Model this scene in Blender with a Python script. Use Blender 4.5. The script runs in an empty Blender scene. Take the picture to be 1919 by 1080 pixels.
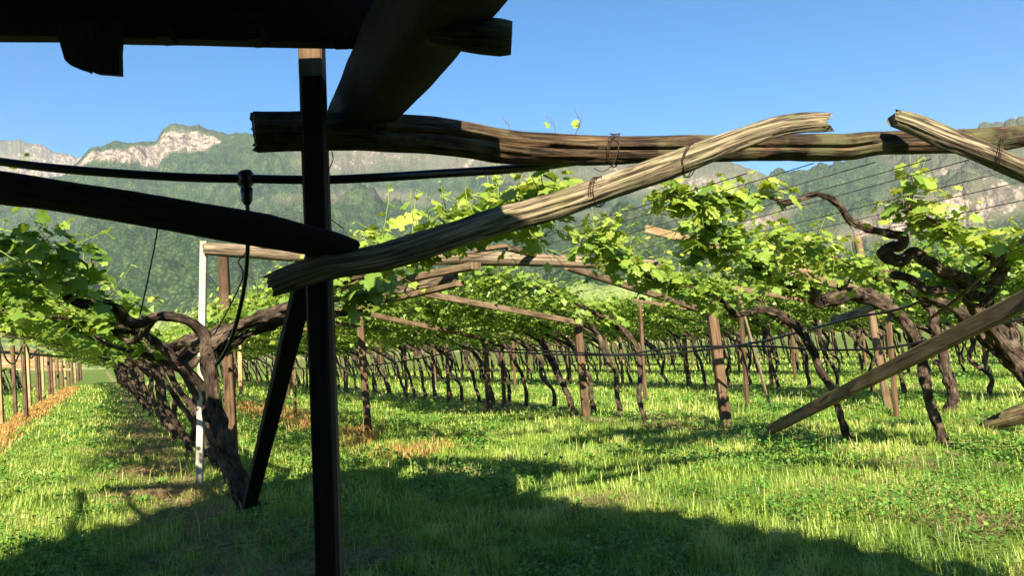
import bpy, math, random
import numpy as np
from mathutils import Vector, Matrix, noise
rnd = random.Random(7); nrs = np.random.RandomState(11)
R = math.radians
scene = bpy.context.scene
COL = scene.collection
# ------------------------------------------------------------------ camera
CAMH = 1.3; F = 1477.0; PITCH = R(4.4); ROLL = R(2.65)
fwd = Vector((0, math.cos(PITCH), math.sin(PITCH)))
r0 = Vector((1, 0, 0)); u0 = Vector((0, -math.sin(PITCH), math.cos(PITCH)))
rgt = r0*math.cos(ROLL) - u0*math.sin(ROLL)
upv = r0*math.sin(ROLL) + u0*math.cos(ROLL)
EYE = Vector((0, 0, CAMH))
cam = bpy.data.cameras.new('camera'); camo = bpy.data.objects.new('camera', cam); COL.objects.link(camo)
cam.sensor_width = 36; cam.lens = F/1919*36; cam.clip_start = 0.05; cam.clip_end = 40000
m = Matrix.Identity(4)
for i in range(3):
    m[i][0] = rgt[i]; m[i][1] = upv[i]; m[i][2] = -fwd[i]; m[i][3] = EYE[i]
camo.matrix_world = m; scene.camera = camo
# ------------------------------------------------------------------ light
SUN_EL = R(31); SUN_AZ = R(0)          # the sun stands behind the camera
world = bpy.data.worlds.new('World'); scene.world = world; world.use_nodes = True
wn = world.node_tree.nodes; wl = world.node_tree.links
bg = wn['Background']; sky = wn.new('ShaderNodeTexSky'); sky.sky_type = 'NISHITA'; sky.sun_disc = False
sky.sun_elevation = SUN_EL; sky.altitude = 400; sky.air_density = 1.0; sky.dust_density = 0.1; sky.ozone_density = 5.0
to_sun = Vector((math.sin(SUN_AZ)*math.cos(SUN_EL), -math.cos(SUN_AZ)*math.cos(SUN_EL), math.sin(SUN_EL)))
sky.sun_rotation = math.atan2(to_sun.x, to_sun.y)
hsv = wn.new('ShaderNodeHueSaturation'); hsv.inputs['Saturation'].default_value = 1.34; hsv.inputs['Hue'].default_value = .497
wl.new(sky.outputs[0], hsv.inputs['Color']); wl.new(hsv.outputs[0], bg.inputs[0]); bg.inputs[1].default_value = 0.052
sun = bpy.data.lights.new('sun', 'SUN'); sun.energy = 5.0; sun.angle = R(0.53); sun.color = (1.0, 0.89, 0.68)
suno = bpy.data.objects.new('sun', sun); COL.objects.link(suno); suno.rotation_euler = to_sun.to_track_quat('Z', 'Y').to_euler()
scene.view_settings.view_transform = 'Standard'; scene.view_settings.look = 'None'
scene.view_settings.exposure = 1.78; scene.view_settings.gamma = 1
cy = scene.cycles
cy.max_bounces = 6; cy.diffuse_bounces = 1; cy.glossy_bounces = 1; cy.transmission_bounces = 4; cy.transparent_max_bounces = 4; cy.volume_bounces = 0
cy.caustics_reflective = False; cy.caustics_refractive = False
# ------------------------------------------------------------------ mapping helpers
def P(px, py, D): return EYE + D*(fwd + (px-959.5)/F*rgt - (py-540)/F*upv)
def ray(px, py): return (fwd + (px-959.5)/F*rgt - (py-540)/F*upv)
def gz(x, y):
    d = math.hypot(x, y)
    k = min(1, d/12)
    return 0.05*k*noise.noise(Vector((x*0.35, y*0.35, 3.1))) + 0.02*noise.noise(Vector((x*1.3, y*1.3, 7.7)))
def G(px, py):
    r = ray(px, py); s = CAMH/-r.z; p = EYE + s*r
    return Vector((p.x, p.y, gz(p.x, p.y)))
ROWA = R(27.5)
NV = Vector((math.cos(ROWA), math.sin(ROWA), 0)); DV = Vector((-math.sin(ROWA), math.cos(ROWA), 0))
def ROW(o, t, z=None):
    p = NV*o + DV*t
    p.z = gz(p.x, p.y) if z is None else z
    return p
def inview(p, margin=1.0):
    v = p - EYE; d = v.dot(fwd)
    if d < 0.5: return False
    return abs(v.dot(rgt)) < (0.65*d + margin)
# ------------------------------------------------------------------ mesh building
class MB:
    def __init__(s): s.v = []; s.f = []; s.uv = []; s.n = 0; s.flat = set()
    def grid(s, rings, uvs, caps=True):
        k = len(rings[0]); b = s.n
        for r in rings: s.v.extend(r)
        s.n += k*len(rings)
        for i in range(len(rings)-1):
            for j in range(k):
                a = b+i*k+j; c = b+i*k+(j+1) % k
                s.f.append((a, c, c+k, a+k))
                u0_, u1_ = uvs[i][0], uvs[i+1][0]
                s.uv.extend([(j/k*u0_, uvs[i][1]), ((j+1)/k*u0_, uvs[i][1]), ((j+1)/k*u1_, uvs[i+1][1]), (j/k*u1_, uvs[i+1][1])])
        if caps:
            for ring, rev in ((0, True), (len(rings)-1, False)):
                idx = [b+ring*k+j for j in range(k)]
                if rev: idx = idx[::-1]
                s.f.append(tuple(idx))
                c0 = sum((Vector(s.v[i]) for i in idx), Vector())/k
                for i in idx:
                    d = Vector(s.v[i])-c0; s.uv.append((d.x+d.y*.3, d.z*.02))
    def tube(s, pts, rad, seg=10, rough=0.0, fine=0.0, profile=None, res=None, ends=1.0, twist=0.0, seed=0, freq=3.0, sub=True, groove=None, flute=0.0):
        pts = [Vector(p) for p in pts]
        if not isinstance(rad, (list, tuple)): rad = [rad]*len(pts)
        rad = [rad[min(len(rad)-1, int(i*len(rad)/len(pts)))] if len(rad) != len(pts) else rad[i] for i in range(len(pts))]
        L = sum((pts[i+1]-pts[i]).length for i in range(len(pts)-1))
        if sub:
            res = res or max(rad)*1.2
            P2 = []; R2 = []
            n = len(pts)
            for i in range(n-1):
                a = pts[max(i-1, 0)]; b = pts[i]; c = pts[i+1]; d = pts[min(i+2, n-1)]
                k = max(1, int((c-b).length/res+.5))
                for q in range(k):
                    t = q/k; t2 = t*t; t3 = t2*t
                    P2.append(0.5*((2*b)+(c-a)*t+(2*a-5*b+4*c-d)*t2+(3*b-a-3*c+d)*t3)); R2.append(rad[i]*(1-t)+rad[i+1]*t)
            P2.append(pts[-1]); R2.append(rad[-1]); pts, rad = P2, R2
        n = len(pts)
        if profile is None: prof = [(math.cos(2*math.pi*j/seg), math.sin(2*math.pi*j/seg)) for j in range(seg)]
        else: prof = profile
        T = (pts[1]-pts[0]).normalized()
        ref = Vector((0, 0, 1)) if abs(T.z) < 0.9 else Vector((0, -1, 0))
        A = (ref - T*ref.dot(T)).normalized()
        rings = []; uvs = []; acc = 0
        for i in range(n):
            T = (pts[min(i+1, n-1)]-pts[max(i-1, 0)]).normalized()
            A = (A - T*A.dot(T)).normalized(); B = T.cross(A)
            r = rad[i]
            if i and i < n: acc += (pts[i]-pts[i-1]).length
            ring = []
            tw = twist*acc; ct, st = math.cos(tw), math.sin(tw)
            for j, (a, b) in enumerate(prof):
                a, b = a*ct-b*st, a*st+b*ct
                k = 1.0
                if rough or fine:
                    q = Vector((a*1.2+seed*3.7, b*1.2-seed, acc*freq))
                    k += rough*noise.noise(q)*1.6
                    q2 = Vector((a*4.5+seed, b*4.5, acc*freq*.8+seed))
                    k += fine*noise.noise(q2)*1.6
                if flute:
                    q3 = noise.noise(Vector((a*4.5+seed+.6*math.sin(acc*3+seed), b*4.5, acc*2.4+seed)))
                    k -= flute*max(0, .35-abs(q3))*2.2*(.5+noise.noise(Vector((a*2, b*2, acc*1.7+9))))
                if groove:
                    ga = groove[0] + .25*noise.noise(Vector((acc*1.1, seed, 0)))
                    dd = math.atan2(b, a)-ga
                    dd = (dd+math.pi) % (2*math.pi)-math.pi
                    if abs(dd) < groove[1] and groove[2] < acc < groove[3]: k *= 1-groove[4]*(1-abs(dd)/groove[1])
                q = pts[i] + (A*a + B*b)*(r*k)
                if ends != 1.0 and (i == 0 or i == n-1):
                    q = q + T*(noise.noise(Vector((a*3, b*3, seed+i)))*r*(ends-1))
                ring.append(q[:])
            rings.append(ring); uvs.append((2*math.pi*max(rad), acc))
        s.grid(rings, uvs)
        return pts
    def strips(s, pts, rad, n, rg, ln=(.05, .18), lift=.016):
        for _ in range(n):
            f = rg.random()*(len(pts)-1.01); j = int(f); p = pts[j].lerp(pts[j+1], f-j); r = rad[j]*(1-(f-j))+rad[j+1]*(f-j)
            T = (pts[j+1]-pts[j]).normalized()*rg.choice((-1, 1)); o_ = Vector((rg.gauss(0, 1), rg.gauss(0, 1), rg.gauss(0, 1))); o_ = (o_-T*o_.dot(T)).normalized(); B = T.cross(o_)
            L = rg.uniform(*ln); w = rg.uniform(.003, .009); a = p+o_*r*.98; b = a+T*L*.5+o_*lift*.4; c = a+T*L+o_*lift*rg.uniform(.3, 2.0)+B*rg.uniform(-.02, .02)
            k = s.n; s.v.extend([(a-B*w)[:], (a+B*w)[:], (b-B*w*.8)[:], (b+B*w*.8)[:], c[:]]); s.n += 5
            s.f.append((k, k+1, k+3, k+2)); s.f.append((k+2, k+3, k+4)); u = rg.random()
            s.uv.extend([(u, 0), (u+.02, 0), (u+.02, .1), (u, .1), (u, .1), (u+.02, .1), (u+.01, .2)])
    def rect(s, p0, p1, w, h, up=Vector((0, 0, 1)), ch=0.08, fine=0.0, seed=0, res=None):
        """chamfered timber from p0 to p1: w across, h along up"""
        c = ch
        prof = []
        for (sx, sy) in ((1, 1), (-1, 1), (-1, -1), (1, -1)):
            if sx*sy > 0: prof += [(sx, sy*(1-2*c)), (sx*(1-2*c*h/w if w > h else 1-2*c), sy)]
            else: prof += [(sx*(1-2*c*h/w if w > h else 1-2*c), sy), (sx, sy*(1-2*c))]
        T = (Vector(p1)-Vector(p0)); L = T.length; T.normalize()
        U = (up - T*up.dot(T)).normalized(); B = T.cross(U)
        n = 2 if not fine else max(2, int(L/(res or .12)))
        rings = []; uvs = []
        for i in range(n+1):
            q = Vector(p0)+T*(L*i/n); ring = []
            for (a, b) in prof:
                k = 1+fine*noise.noise(Vector((a*2+seed, b*2, i*L/n*2.5)))*1.5
                ring.append((q+B*(a*w/2*k)+U*(b*h/2*k))[:])
            rings.append(ring); uvs.append((2*(w+h), L*i/n))
        f0 = len(s.f); s.grid(rings, uvs); s.flat.update(range(f0, len(s.f)))
    def build(s, name, mat, parent=None, smooth=True, loc=None):
        me = bpy.data.meshes.new(name); me.from_pydata(s.v, [], s.f)
        uvl = me.uv_layers.new(name='UVMap'); uvl.data.foreach_set('uv', np.array(s.uv, dtype=np.float32).ravel())
        if smooth: me.polygons.foreach_set('use_smooth', [len(f) == 4 and i not in s.flat for i, f in enumerate(s.f)])
        me.materials.append(mat); me.update()
        o = bpy.data.objects.new(name, me); COL.objects.link(o)
        if loc is not None:
            o.location = loc
            me.transform(Matrix.Translation(-Vector(loc)))
        if parent:
            o.parent = parent
            if loc is None:
                me.transform(Matrix.Translation(-parent.location)) if parent.rotation_euler.z == 0 else None
        return o
def npmesh(name, verts, tris, mat, tint=None, parent=None, smooth=False):
    me = bpy.data.meshes.new(name); nv = len(verts); nf = len(tris)
    me.vertices.add(nv); me.vertices.foreach_set('co', np.ascontiguousarray(verts, dtype=np.float32).ravel())
    me.loops.add(nf*3); me.loops.foreach_set('vertex_index', np.ascontiguousarray(tris, dtype=np.int32).ravel())
    me.polygons.add(nf); me.polygons.foreach_set('loop_start', np.arange(0, nf*3, 3, dtype=np.int32))
    if smooth: me.polygons.foreach_set('use_smooth', np.ones(nf, dtype=bool))
    me.update(calc_edges=True)
    if tint is not None:
        at = me.attributes.new('tint', 'FLOAT', 'POINT'); at.data.foreach_set('value', np.ascontiguousarray(tint, dtype=np.float32))
    me.materials.append(mat)
    o = bpy.data.objects.new(name, me); COL.objects.link(o)
    if parent: o.parent = parent
    return o
def tag(o, label=None, cat=None, group=None, kind=None):
    if label: o['label'] = label
    if cat: o['category'] = cat
    if group: o['group'] = group
    if kind: o['kind'] = kind
    return o
def empty(name, loc, label, cat, group=None, rz=0):
    o = bpy.data.objects.new(name, None); COL.objects.link(o); o.location = loc; o.rotation_euler = (0, 0, rz)
    o.empty_display_size = .2
    return tag(o, label, cat, group)
# ------------------------------------------------------------------ materials
def mat_new(name):
    m_ = bpy.data.materials.new(name); m_.use_nodes = True
    nt = m_.node_tree; b = nt.nodes['Principled BSDF']; return m_, nt, b
def N(nt, t, **kw):
    n = nt.nodes.new(t)
    for k, v in kw.items(): setattr(n, k, v)
    return n
def ramp(nt, fac, stops):
    r = N(nt, 'ShaderNodeValToRGB'); e = r.color_ramp.elements
    while len(e) < len(stops): e.new(.5)
    for i, (p, c) in enumerate(stops): e[i].position = p; e[i].color = (*c, 1)
    nt.links.new(fac, r.inputs[0]); return r.outputs[0]
def wood(name, dark, mid, light, su=45, sv=2.2, crack=0.35, bump=0.5, rough=.85, green=0.0):
    m_, nt, b = mat_new(name); L = nt.links
    tc = N(nt, 'ShaderNodeTexCoord'); mp = N(nt, 'ShaderNodeMapping'); mp.inputs['Scale'].default_value = (su, sv, 1)
    oi = N(nt, 'ShaderNodeObjectInfo'); ml = N(nt, 'ShaderNodeMath', operation='MULTIPLY'); ml.inputs[1].default_value = 37
    L.new(oi.outputs['Random'], ml.inputs[0]); cx = N(nt, 'ShaderNodeCombineXYZ'); L.new(ml.outputs[0], cx.inputs[2])
    ad = N(nt, 'ShaderNodeVectorMath', operation='ADD')
    L.new(tc.outputs['UV'], mp.inputs[0]); L.new(mp.outputs[0], ad.inputs[0]); L.new(cx.outputs[0], ad.inputs[1])
    n1 = N(nt, 'ShaderNodeTexNoise'); n1.inputs['Scale'].default_value = 1; n1.inputs['Detail'].default_value = 6; n1.inputs['Roughness'].default_value = .65
    n1.inputs['Distortion'].default_value = .9
    L.new(ad.outputs[0], n1.inputs['Vector'])
    n2 = N(nt, 'ShaderNodeTexNoise'); n2.inputs['Scale'].default_value = 3.2; n2.inputs['Detail'].default_value = 5
    L.new(tc.outputs['Object'], n2.inputs['Vector'])
    col = ramp(nt, n1.outputs[0], [(0, dark), (crack, dark), (crack+.12, mid), (.72, light), (1, light)])
    mx = N(nt, 'ShaderNodeMixRGB', blend_type='MULTIPLY'); mx.inputs[0].default_value = .8
    v = ramp(nt, n2.outputs[0], [(0.3, (.45, .42, .38)), (.55, (1, 1, 1)), (1, (1.0, 1.0, 1.0))])
    L.new(col, mx.inputs[1]); L.new(v, mx.inputs[2])
    out = mx.outputs[0]
    if green:
        n3 = N(nt, 'ShaderNodeTexNoise'); n3.inputs['Scale'].default_value = 5; n3.inputs['Detail'].default_value = 6
        L.new(tc.outputs['Object'], n3.inputs['Vector'])
        gm = ramp(nt, n3.outputs[0], [(.5, (0, 0, 0)), (.62, (green,)*3)])
        mg = N(nt, 'ShaderNodeMixRGB'); L.new(gm, mg.inputs[0]); L.new(out, mg.inputs[1]); mg.inputs[2].default_value = (.16, .17, .07, 1); out = mg.outputs[0]
    # per-object brightness
    hs = N(nt, 'ShaderNodeHueSaturation'); mr = N(nt, 'ShaderNodeMapRange'); mr.inputs[3].default_value = .8; mr.inputs[4].default_value = 1.2
    L.new(oi.outputs['Random'], mr.inputs[0]); L.new(mr.outputs[0], hs.inputs['Value']); L.new(out, hs.inputs['Color'])
    L.new(hs.outputs[0], b.inputs['Base Color']); b.inputs['Roughness'].default_value = rough; b.inputs['Specular IOR Level'].default_value = .25
    bp = N(nt, 'ShaderNodeBump'); bp.inputs['Strength'].default_value = bump; bp.inputs['Distance'].default_value = .012
    L.new(n1.outputs[0], bp.inputs['Height']); L.new(bp.outputs[0], b.inputs['Normal'])
    return m_
M = {}
M['beam'] = wood('beam_wood', (.016, .010, .006), (.08, .05, .027), (.21, .135, .068), su=48, sv=3.2, crack=.43, bump=1.0, green=.35)
M['straw'] = wood('straw_wood', (.035, .025, .016), (.26, .21, .135), (.46, .38, .25), su=62, sv=2.6, crack=.43, bump=1.0, green=.35)
M['grey'] = wood('grey_wood', (.07, .05, .035), (.26, .20, .13), (.45, .37, .25), su=60, sv=1.6, crack=.42, bump=1)
M['post'] = wood('post_wood', (.03, .018, .011), (.11, .066, .038), (.20, .125, .075), su=50, sv=1.5, crack=.34, bump=.5)
M['palepost'] = wood('pale_post_wood', (.16, .10, .05), (.32, .21, .11), (.44, .31, .18), su=40, sv=1.5, crack=.3, bump=.3)
M['board'] = wood('board_wood', (.04, .026, .016), (.15, .10, .06), (.28, .20, .125), su=50, sv=2, crack=.33, bump=.5)
M['shaded_board'] = wood('shaded_board_wood', (.004, .003, .002), (.010, .007, .005), (.022, .015, .010), su=50, sv=2, crack=.36, bump=.6)  # shade of the foreground timbers is put into this near-black colour
M['concrete'] = wood('concrete', (.22, .20, .15), (.45, .43, .35), (.58, .56, .48), su=30, sv=14, crack=.25, bump=.2)
def bark(name, a, b_, c):
    m_, nt, b = mat_new(name); L = nt.links
    tc = N(nt, 'ShaderNodeTexCoord'); mp = N(nt, 'ShaderNodeMapping'); mp.inputs['Scale'].default_value = (55, 7, 1)
    L.new(tc.outputs['UV'], mp.inputs[0])
    n1 = N(nt, 'ShaderNodeTexNoise'); n1.inputs['Scale'].default_value = 1; n1.inputs['Detail'].default_value = 5; n1.inputs['Roughness'].default_value = .7; n1.inputs['Distortion'].default_value = 1.0
    L.new(mp.outputs[0], n1.inputs['Vector'])
    n2 = N(nt, 'ShaderNodeTexNoise'); n2.inputs['Scale'].default_value = 9; n2.inputs['Detail'].default_value = 4; L.new(tc.outputs['Object'], n2.inputs['Vector'])
    mm = N(nt, 'ShaderNodeMath', operation='ADD'); mu = N(nt, 'ShaderNodeMath', operation='MULTIPLY'); mu.inputs[1].default_value = .5
    L.new(n1.outputs[0], mm.inputs[0]); L.new(n2.outputs[0], mm.inputs[1]); L.new(mm.outputs[0], mu.inputs[0])
    L.new(ramp(nt, mu.outputs[0], [(.38, a), (.5, b_), (.64, c)]), b.inputs['Base Color']); b.inputs['Roughness'].default_value = .9; b.inputs['Specular IOR Level'].default_value = .2
    bp = N(nt, 'ShaderNodeBump'); bp.inputs['Strength'].default_value = .9; bp.inputs['Distance'].default_value = .02
    L.new(n1.outputs[0], bp.inputs['Height']); L.new(bp.outputs[0], b.inputs['Normal']); return m_
M['bark'] = bark('vine_bark', (.012, .008, .006), (.06, .041, .030), (.19, .14, .10))
M['cane'] = bark('cane_bark', (.07, .035, .02), (.19, .11, .06), (.34, .24, .15))
def leafmat(name, stops, trans=.45, rough=.45):
    m_, nt, b = mat_new(name); L = nt.links
    at = N(nt, 'ShaderNodeAttribute', attribute_name='tint')
    col = ramp(nt, at.outputs['Fac'], stops)
    df = N(nt, 'ShaderNodeBsdfDiffuse'); tr = N(nt, 'ShaderNodeBsdfTranslucent'); gl = N(nt, 'ShaderNodeBsdfGlossy'); gl.inputs['Roughness'].default_value = rough
    gl.inputs['Color'].default_value = (.8, .85, .75, 1)
    L.new(col, df.inputs[0])
    ty = N(nt, 'ShaderNodeMixRGB', blend_type='MULTIPLY'); ty.inputs[0].default_value = 1; ty.inputs[2].default_value = (1.25, 1.15, .45, 1); L.new(col, ty.inputs[1]); L.new(ty.outputs[0], tr.inputs[0])
    m1 = N(nt, 'ShaderNodeMixShader'); m1.inputs[0].default_value = trans; L.new(df.outputs[0], m1.inputs[1]); L.new(tr.outputs[0], m1.inputs[2])
    m2 = N(nt, 'ShaderNodeMixShader'); m2.inputs[0].default_value = .05; L.new(m1.outputs[0], m2.inputs[1]); L.new(gl.outputs[0], m2.inputs[2])
    nt.nodes.remove(b); L.new(m2.outputs[0], nt.nodes['Material Output'].inputs[0]); return m_
M['leaf'] = leafmat('vine_leaf', [(0, (.08, .16, .025)), (.35, (.16, .28, .038)), (.7, (.30, .41, .06)), (.93, (.40, .46, .08)), (1, (.52, .42, .08))])
M['shoot'] = leafmat('green_shoot', [(0, (.20, .30, .05)), (1, (.38, .42, .10))], .2)
M['grass'] = leafmat('grass_blade', [(0, (.05, .12, .015)), (.3, (.15, .27, .03)), (.6, (.29, .43, .055)), (.85, (.44, .52, .10)), (1, (.58, .53, .24))], .35, .5)
M['weed'] = leafmat('weed_leaf', [(0, (.05, .15, .02)), (.6, (.11, .26, .035)), (1, (.22, .38, .06))], .3, .45)
M['dry'] = leafmat('dry_grass', [(0, (.32, .15, .04)), (.5, (.54, .28, .07)), (1, (.56, .40, .16))], .3, .6)
M['straw_bits'] = leafmat('cut_straw', [(0, (.16, .10, .05)), (1, (.46, .33, .17))], .15, .6)
def plain(name, c, rough=.5, metal=0):
    m_, nt, b = mat_new(name); b.inputs['Base Color'].default_value = (*c, 1); b.inputs['Roughness'].default_value = rough; b.inputs['Metallic'].default_value = metal
    n1 = N(nt, 'ShaderNodeTexNoise'); n1.inputs['Scale'].default_value = 40; n1.inputs['Detail'].default_value = 4
    tc = N(nt, 'ShaderNodeTexCoord'); nt.links.new(tc.outputs['Object'], n1.inputs[0])
    nt.links.new(ramp(nt, n1.outputs[0], [(.3, tuple(x*.6 for x in c)), (.7, tuple(min(1, x*1.4) for x in c))]), b.inputs['Base Color'])
    return m_
M['pipe'] = plain('black_pipe', (.012, .012, .014), .35)
M['wire'] = plain('rusty_wire', (.035, .02, .014), .7, .2)
# ground
def ground_mat():
    m_, nt, b = mat_new('meadow_soil'); L = nt.links
    tc = N(nt, 'ShaderNodeTexCoord')
    def ns(sc, det=5, src=None):
        n = N(nt, 'ShaderNodeTexNoise'); n.inputs['Scale'].default_value = sc; n.inputs['Detail'].default_value = det; L.new(src or tc.outputs['Object'], n.inputs['Vector']); return n.outputs[0]
    c1 = ramp(nt, ns(.9, 6), [(.3, (.07, .12, .02)), (.5, (.13, .20, .035)), (.68, (.21, .26, .06))])
    c2 = ramp(nt, ns(14, 6), [(.35, (.45, .45, .45)), (.6, (1.1, 1.1, 1.1))])
    mx = N(nt, 'ShaderNodeMixRGB', blend_type='MULTIPLY'); mx.inputs[0].default_value = .8; L.new(c1, mx.inputs[1]); L.new(c2, mx.inputs[2])
    # bare straw strip under each row: |frac((o-o0)/6.7)|
    vr = N(nt, 'ShaderNodeVectorMath', operation='DOT_PRODUCT'); vr.inputs[1].default_value = NV[:]; L.new(tc.outputs['Object'], vr.inputs[0])
    a = N(nt, 'ShaderNodeMath', operation='SUBTRACT'); a.inputs[1].default_value = .8; L.new(vr.outputs['Value'], a.inputs[0])
    pp = N(nt, 'ShaderNodeMath', operation='PINGPONG'); pp.inputs[1].default_value = 3.4; L.new(a.outputs[0], pp.inputs[0])
    nz = N(nt, 'ShaderNodeMath', operation='MULTIPLY_ADD'); nz.inputs[1].default_value = 1.1; L.new(ns(1.1, 5), nz.inputs[0]); L.new(pp.outputs[0], nz.inputs[2])
    st = ramp(nt, nz.outputs[0], [(.5, (1, 1, 1)), (.85, (0, 0, 0))])
    sc = ramp(nt, ns(9, 6), [(.3, (.14, .10, .05)), (.5, (.30, .22, .12)), (.65, (.42, .33, .19))])
    m2 = N(nt, 'ShaderNodeMixRGB'); L.new(st, m2.inputs[0]); L.new(mx.outputs[0], m2.inputs[1]); L.new(sc, m2.inputs[2])
    L.new(m2.outputs[0], b.inputs['Base Color']); b.inputs['Roughness'].default_value = .95; b.inputs['Specular IOR Level'].default_value = .1
    bp = N(nt, 'ShaderNodeBump'); bp.inputs['Strength'].default_value = .8; bp.inputs['Distance'].default_value = .05; L.new(ns(25, 6), bp.inputs['Height']); L.new(bp.outputs[0], b.inputs['Normal'])
    return m_
M['ground'] = ground_mat()
def mount_mat(name, forest, rocks, fieldc):
    m_, nt, b = mat_new(name); L = nt.links
    tc = N(nt, 'ShaderNodeTexCoord'); at = N(nt, 'ShaderNodeAttribute', attribute_name='rock'); af = N(nt, 'ShaderNodeAttribute', attribute_name='field')
    def ns(sc, det=6, rg=.6):
        n = N(nt, 'ShaderNodeTexNoise'); n.inputs['Scale'].default_value = sc; n.inputs['Detail'].default_value = det; n.inputs['Roughness'].default_value = rg; L.new(tc.outputs['Object'], n.inputs['Vector']); return n.outputs[0]
    f1 = ramp(nt, ns(.022, 9, .75), forest)
    vo = N(nt, 'ShaderNodeTexVoronoi'); vo.inputs['Scale'].default_value = .15; L.new(tc.outputs['Object'], vo.inputs['Vector'])
    v2 = ramp(nt, vo.outputs['Distance'], [(.08, (1.45, 1.45, 1.3)), (.6, (.4, .45, .46))])
    mx = N(nt, 'ShaderNodeMixRGB', blend_type='MULTIPLY'); mx.inputs[0].default_value = .95; L.new(f1, mx.inputs[1]); L.new(v2, mx.inputs[2])
    br = N(nt, 'ShaderNodeMixRGB'); L.new(ramp(nt, at.outputs['Fac'], [(.20, (0, 0, 0)), (.45, (.8, .8, .8))]), br.inputs[0]); L.new(mx.outputs[0], br.inputs[1]); br.inputs[2].default_value = (.13, .115, .08, 1); mx = br
    mpz = N(nt, 'ShaderNodeMapping'); mpz.inputs['Scale'].default_value = (1, 1, .4); L.new(tc.outputs['Object'], mpz.inputs[0])
    nr_ = N(nt, 'ShaderNodeTexNoise'); nr_.inputs['Scale'].default_value = .045; nr_.inputs['Detail'].default_value = 8; nr_.inputs['Roughness'].default_value = .75; L.new(mpz.outputs[0], nr_.inputs['Vector'])
    rk = ramp(nt, nr_.outputs[0], rocks)
    # rock mask: vertex attribute broken up by noise
    ma = N(nt, 'ShaderNodeMath', operation='MULTIPLY_ADD'); ma.inputs[1].default_value = 1.0; L.new(ns(.03, 9, .8), ma.inputs[0]); L.new(at.outputs['Fac'], ma.inputs[2])
    msk = ramp(nt, ma.outputs[0], [(.93, (0, 0, 0)), (1.02, (1, 1, 1))])
    m2 = N(nt, 'ShaderNodeMixRGB'); L.new(msk, m2.inputs[0]); L.new(mx.outputs[0], m2.inputs[1]); L.new(rk, m2.inputs[2])
    fc = ramp(nt, ns(.01, 5), fieldc)
    m3 = N(nt, 'ShaderNodeMixRGB'); mf = N(nt, 'ShaderNodeMath', operation='MULTIPLY_ADD'); mf.inputs[1].default_value = .5; L.new(ns(.008, 4), mf.inputs[0]); L.new(af.outputs['Fac'], mf.inputs[2])
    fm = ramp(nt, mf.outputs[0], [(.70, (0, 0, 0)), (.74, (1, 1, 1))])
    L.new(fm, m3.inputs[0]); L.new(m2.outputs[0], m3.inputs[1]); L.new(fc, m3.inputs[2])
    L.new(m3.outputs[0], b.inputs['Base Color']); b.inputs['Roughness'].default_value = 1; b.inputs['Specular IOR Level'].default_value = 0
    bp = N(nt, 'ShaderNodeBump'); bp.inputs['Strength'].default_value = .6; bp.inputs['Distance'].default_value = 6
    ht = N(nt, 'ShaderNodeMath', operation='SUBTRACT'); L.new(nr_.outputs[0], ht.inputs[0]); L.new(vo.outputs['Distance'], ht.inputs[1])
    L.new(ht.outputs[0], bp.inputs['Height']); L.new(bp.outputs[0], b.inputs['Normal'])
    return m_
FOREST = [(.36, (.016, .034, .015)), (.5, (.036, .064, .022)), (.64, (.080, .108, .038))]
ROCKS = [(.42, (.06, .048, .04)), (.5, (.19, .15, .12)), (.60, (.36, .285, .225))]
FIELD = [(.35, (.12, .17, .05)), (.55, (.20, .25, .08)), (.7, (.26, .27, .11))]
M['mount'] = mount_mat('mountain_side', FOREST, ROCKS, FIELD)

# ================================================================== TERRAIN
def ground():
    # one sheet, fine near the camera and coarse out to the mountains
    rs = [0.0]+list(np.geomspace(1.5, 9000, 120)); na = 180
    vs = [(0, 0, gz(0, 0))]; fs = []
    for r in rs[1:]:
        for k in range(na):
            a = 2*math.pi*k/na; x = r*math.cos(a); y = r*math.sin(a)
            z = gz(x, y) if r < 300 else 0
            vs.append((x, y, z))
    for k in range(na): fs.append((0, 1+k, 1+(k+1) % na))
    for i in range(len(rs)-2):
        for k in range(na):
            a = 1+i*na+k; b = 1+i*na+(k+1) % na; fs.append((a, a+na, b+na, b))
    me = bpy.data.meshes.new('ground'); me.from_pydata(vs, [], fs); me.materials.append(M['ground'])
    me.polygons.foreach_set('use_smooth', [True]*len(fs))
    o = bpy.data.objects.new('ground', me); COL.objects.link(o); o['kind'] = 'structure'
ground()
def azel(px, py):
    r = ray(px, py); return math.atan2(r.x, r.y), math.atan2(r.z, math.hypot(r.x, r.y))
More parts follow.
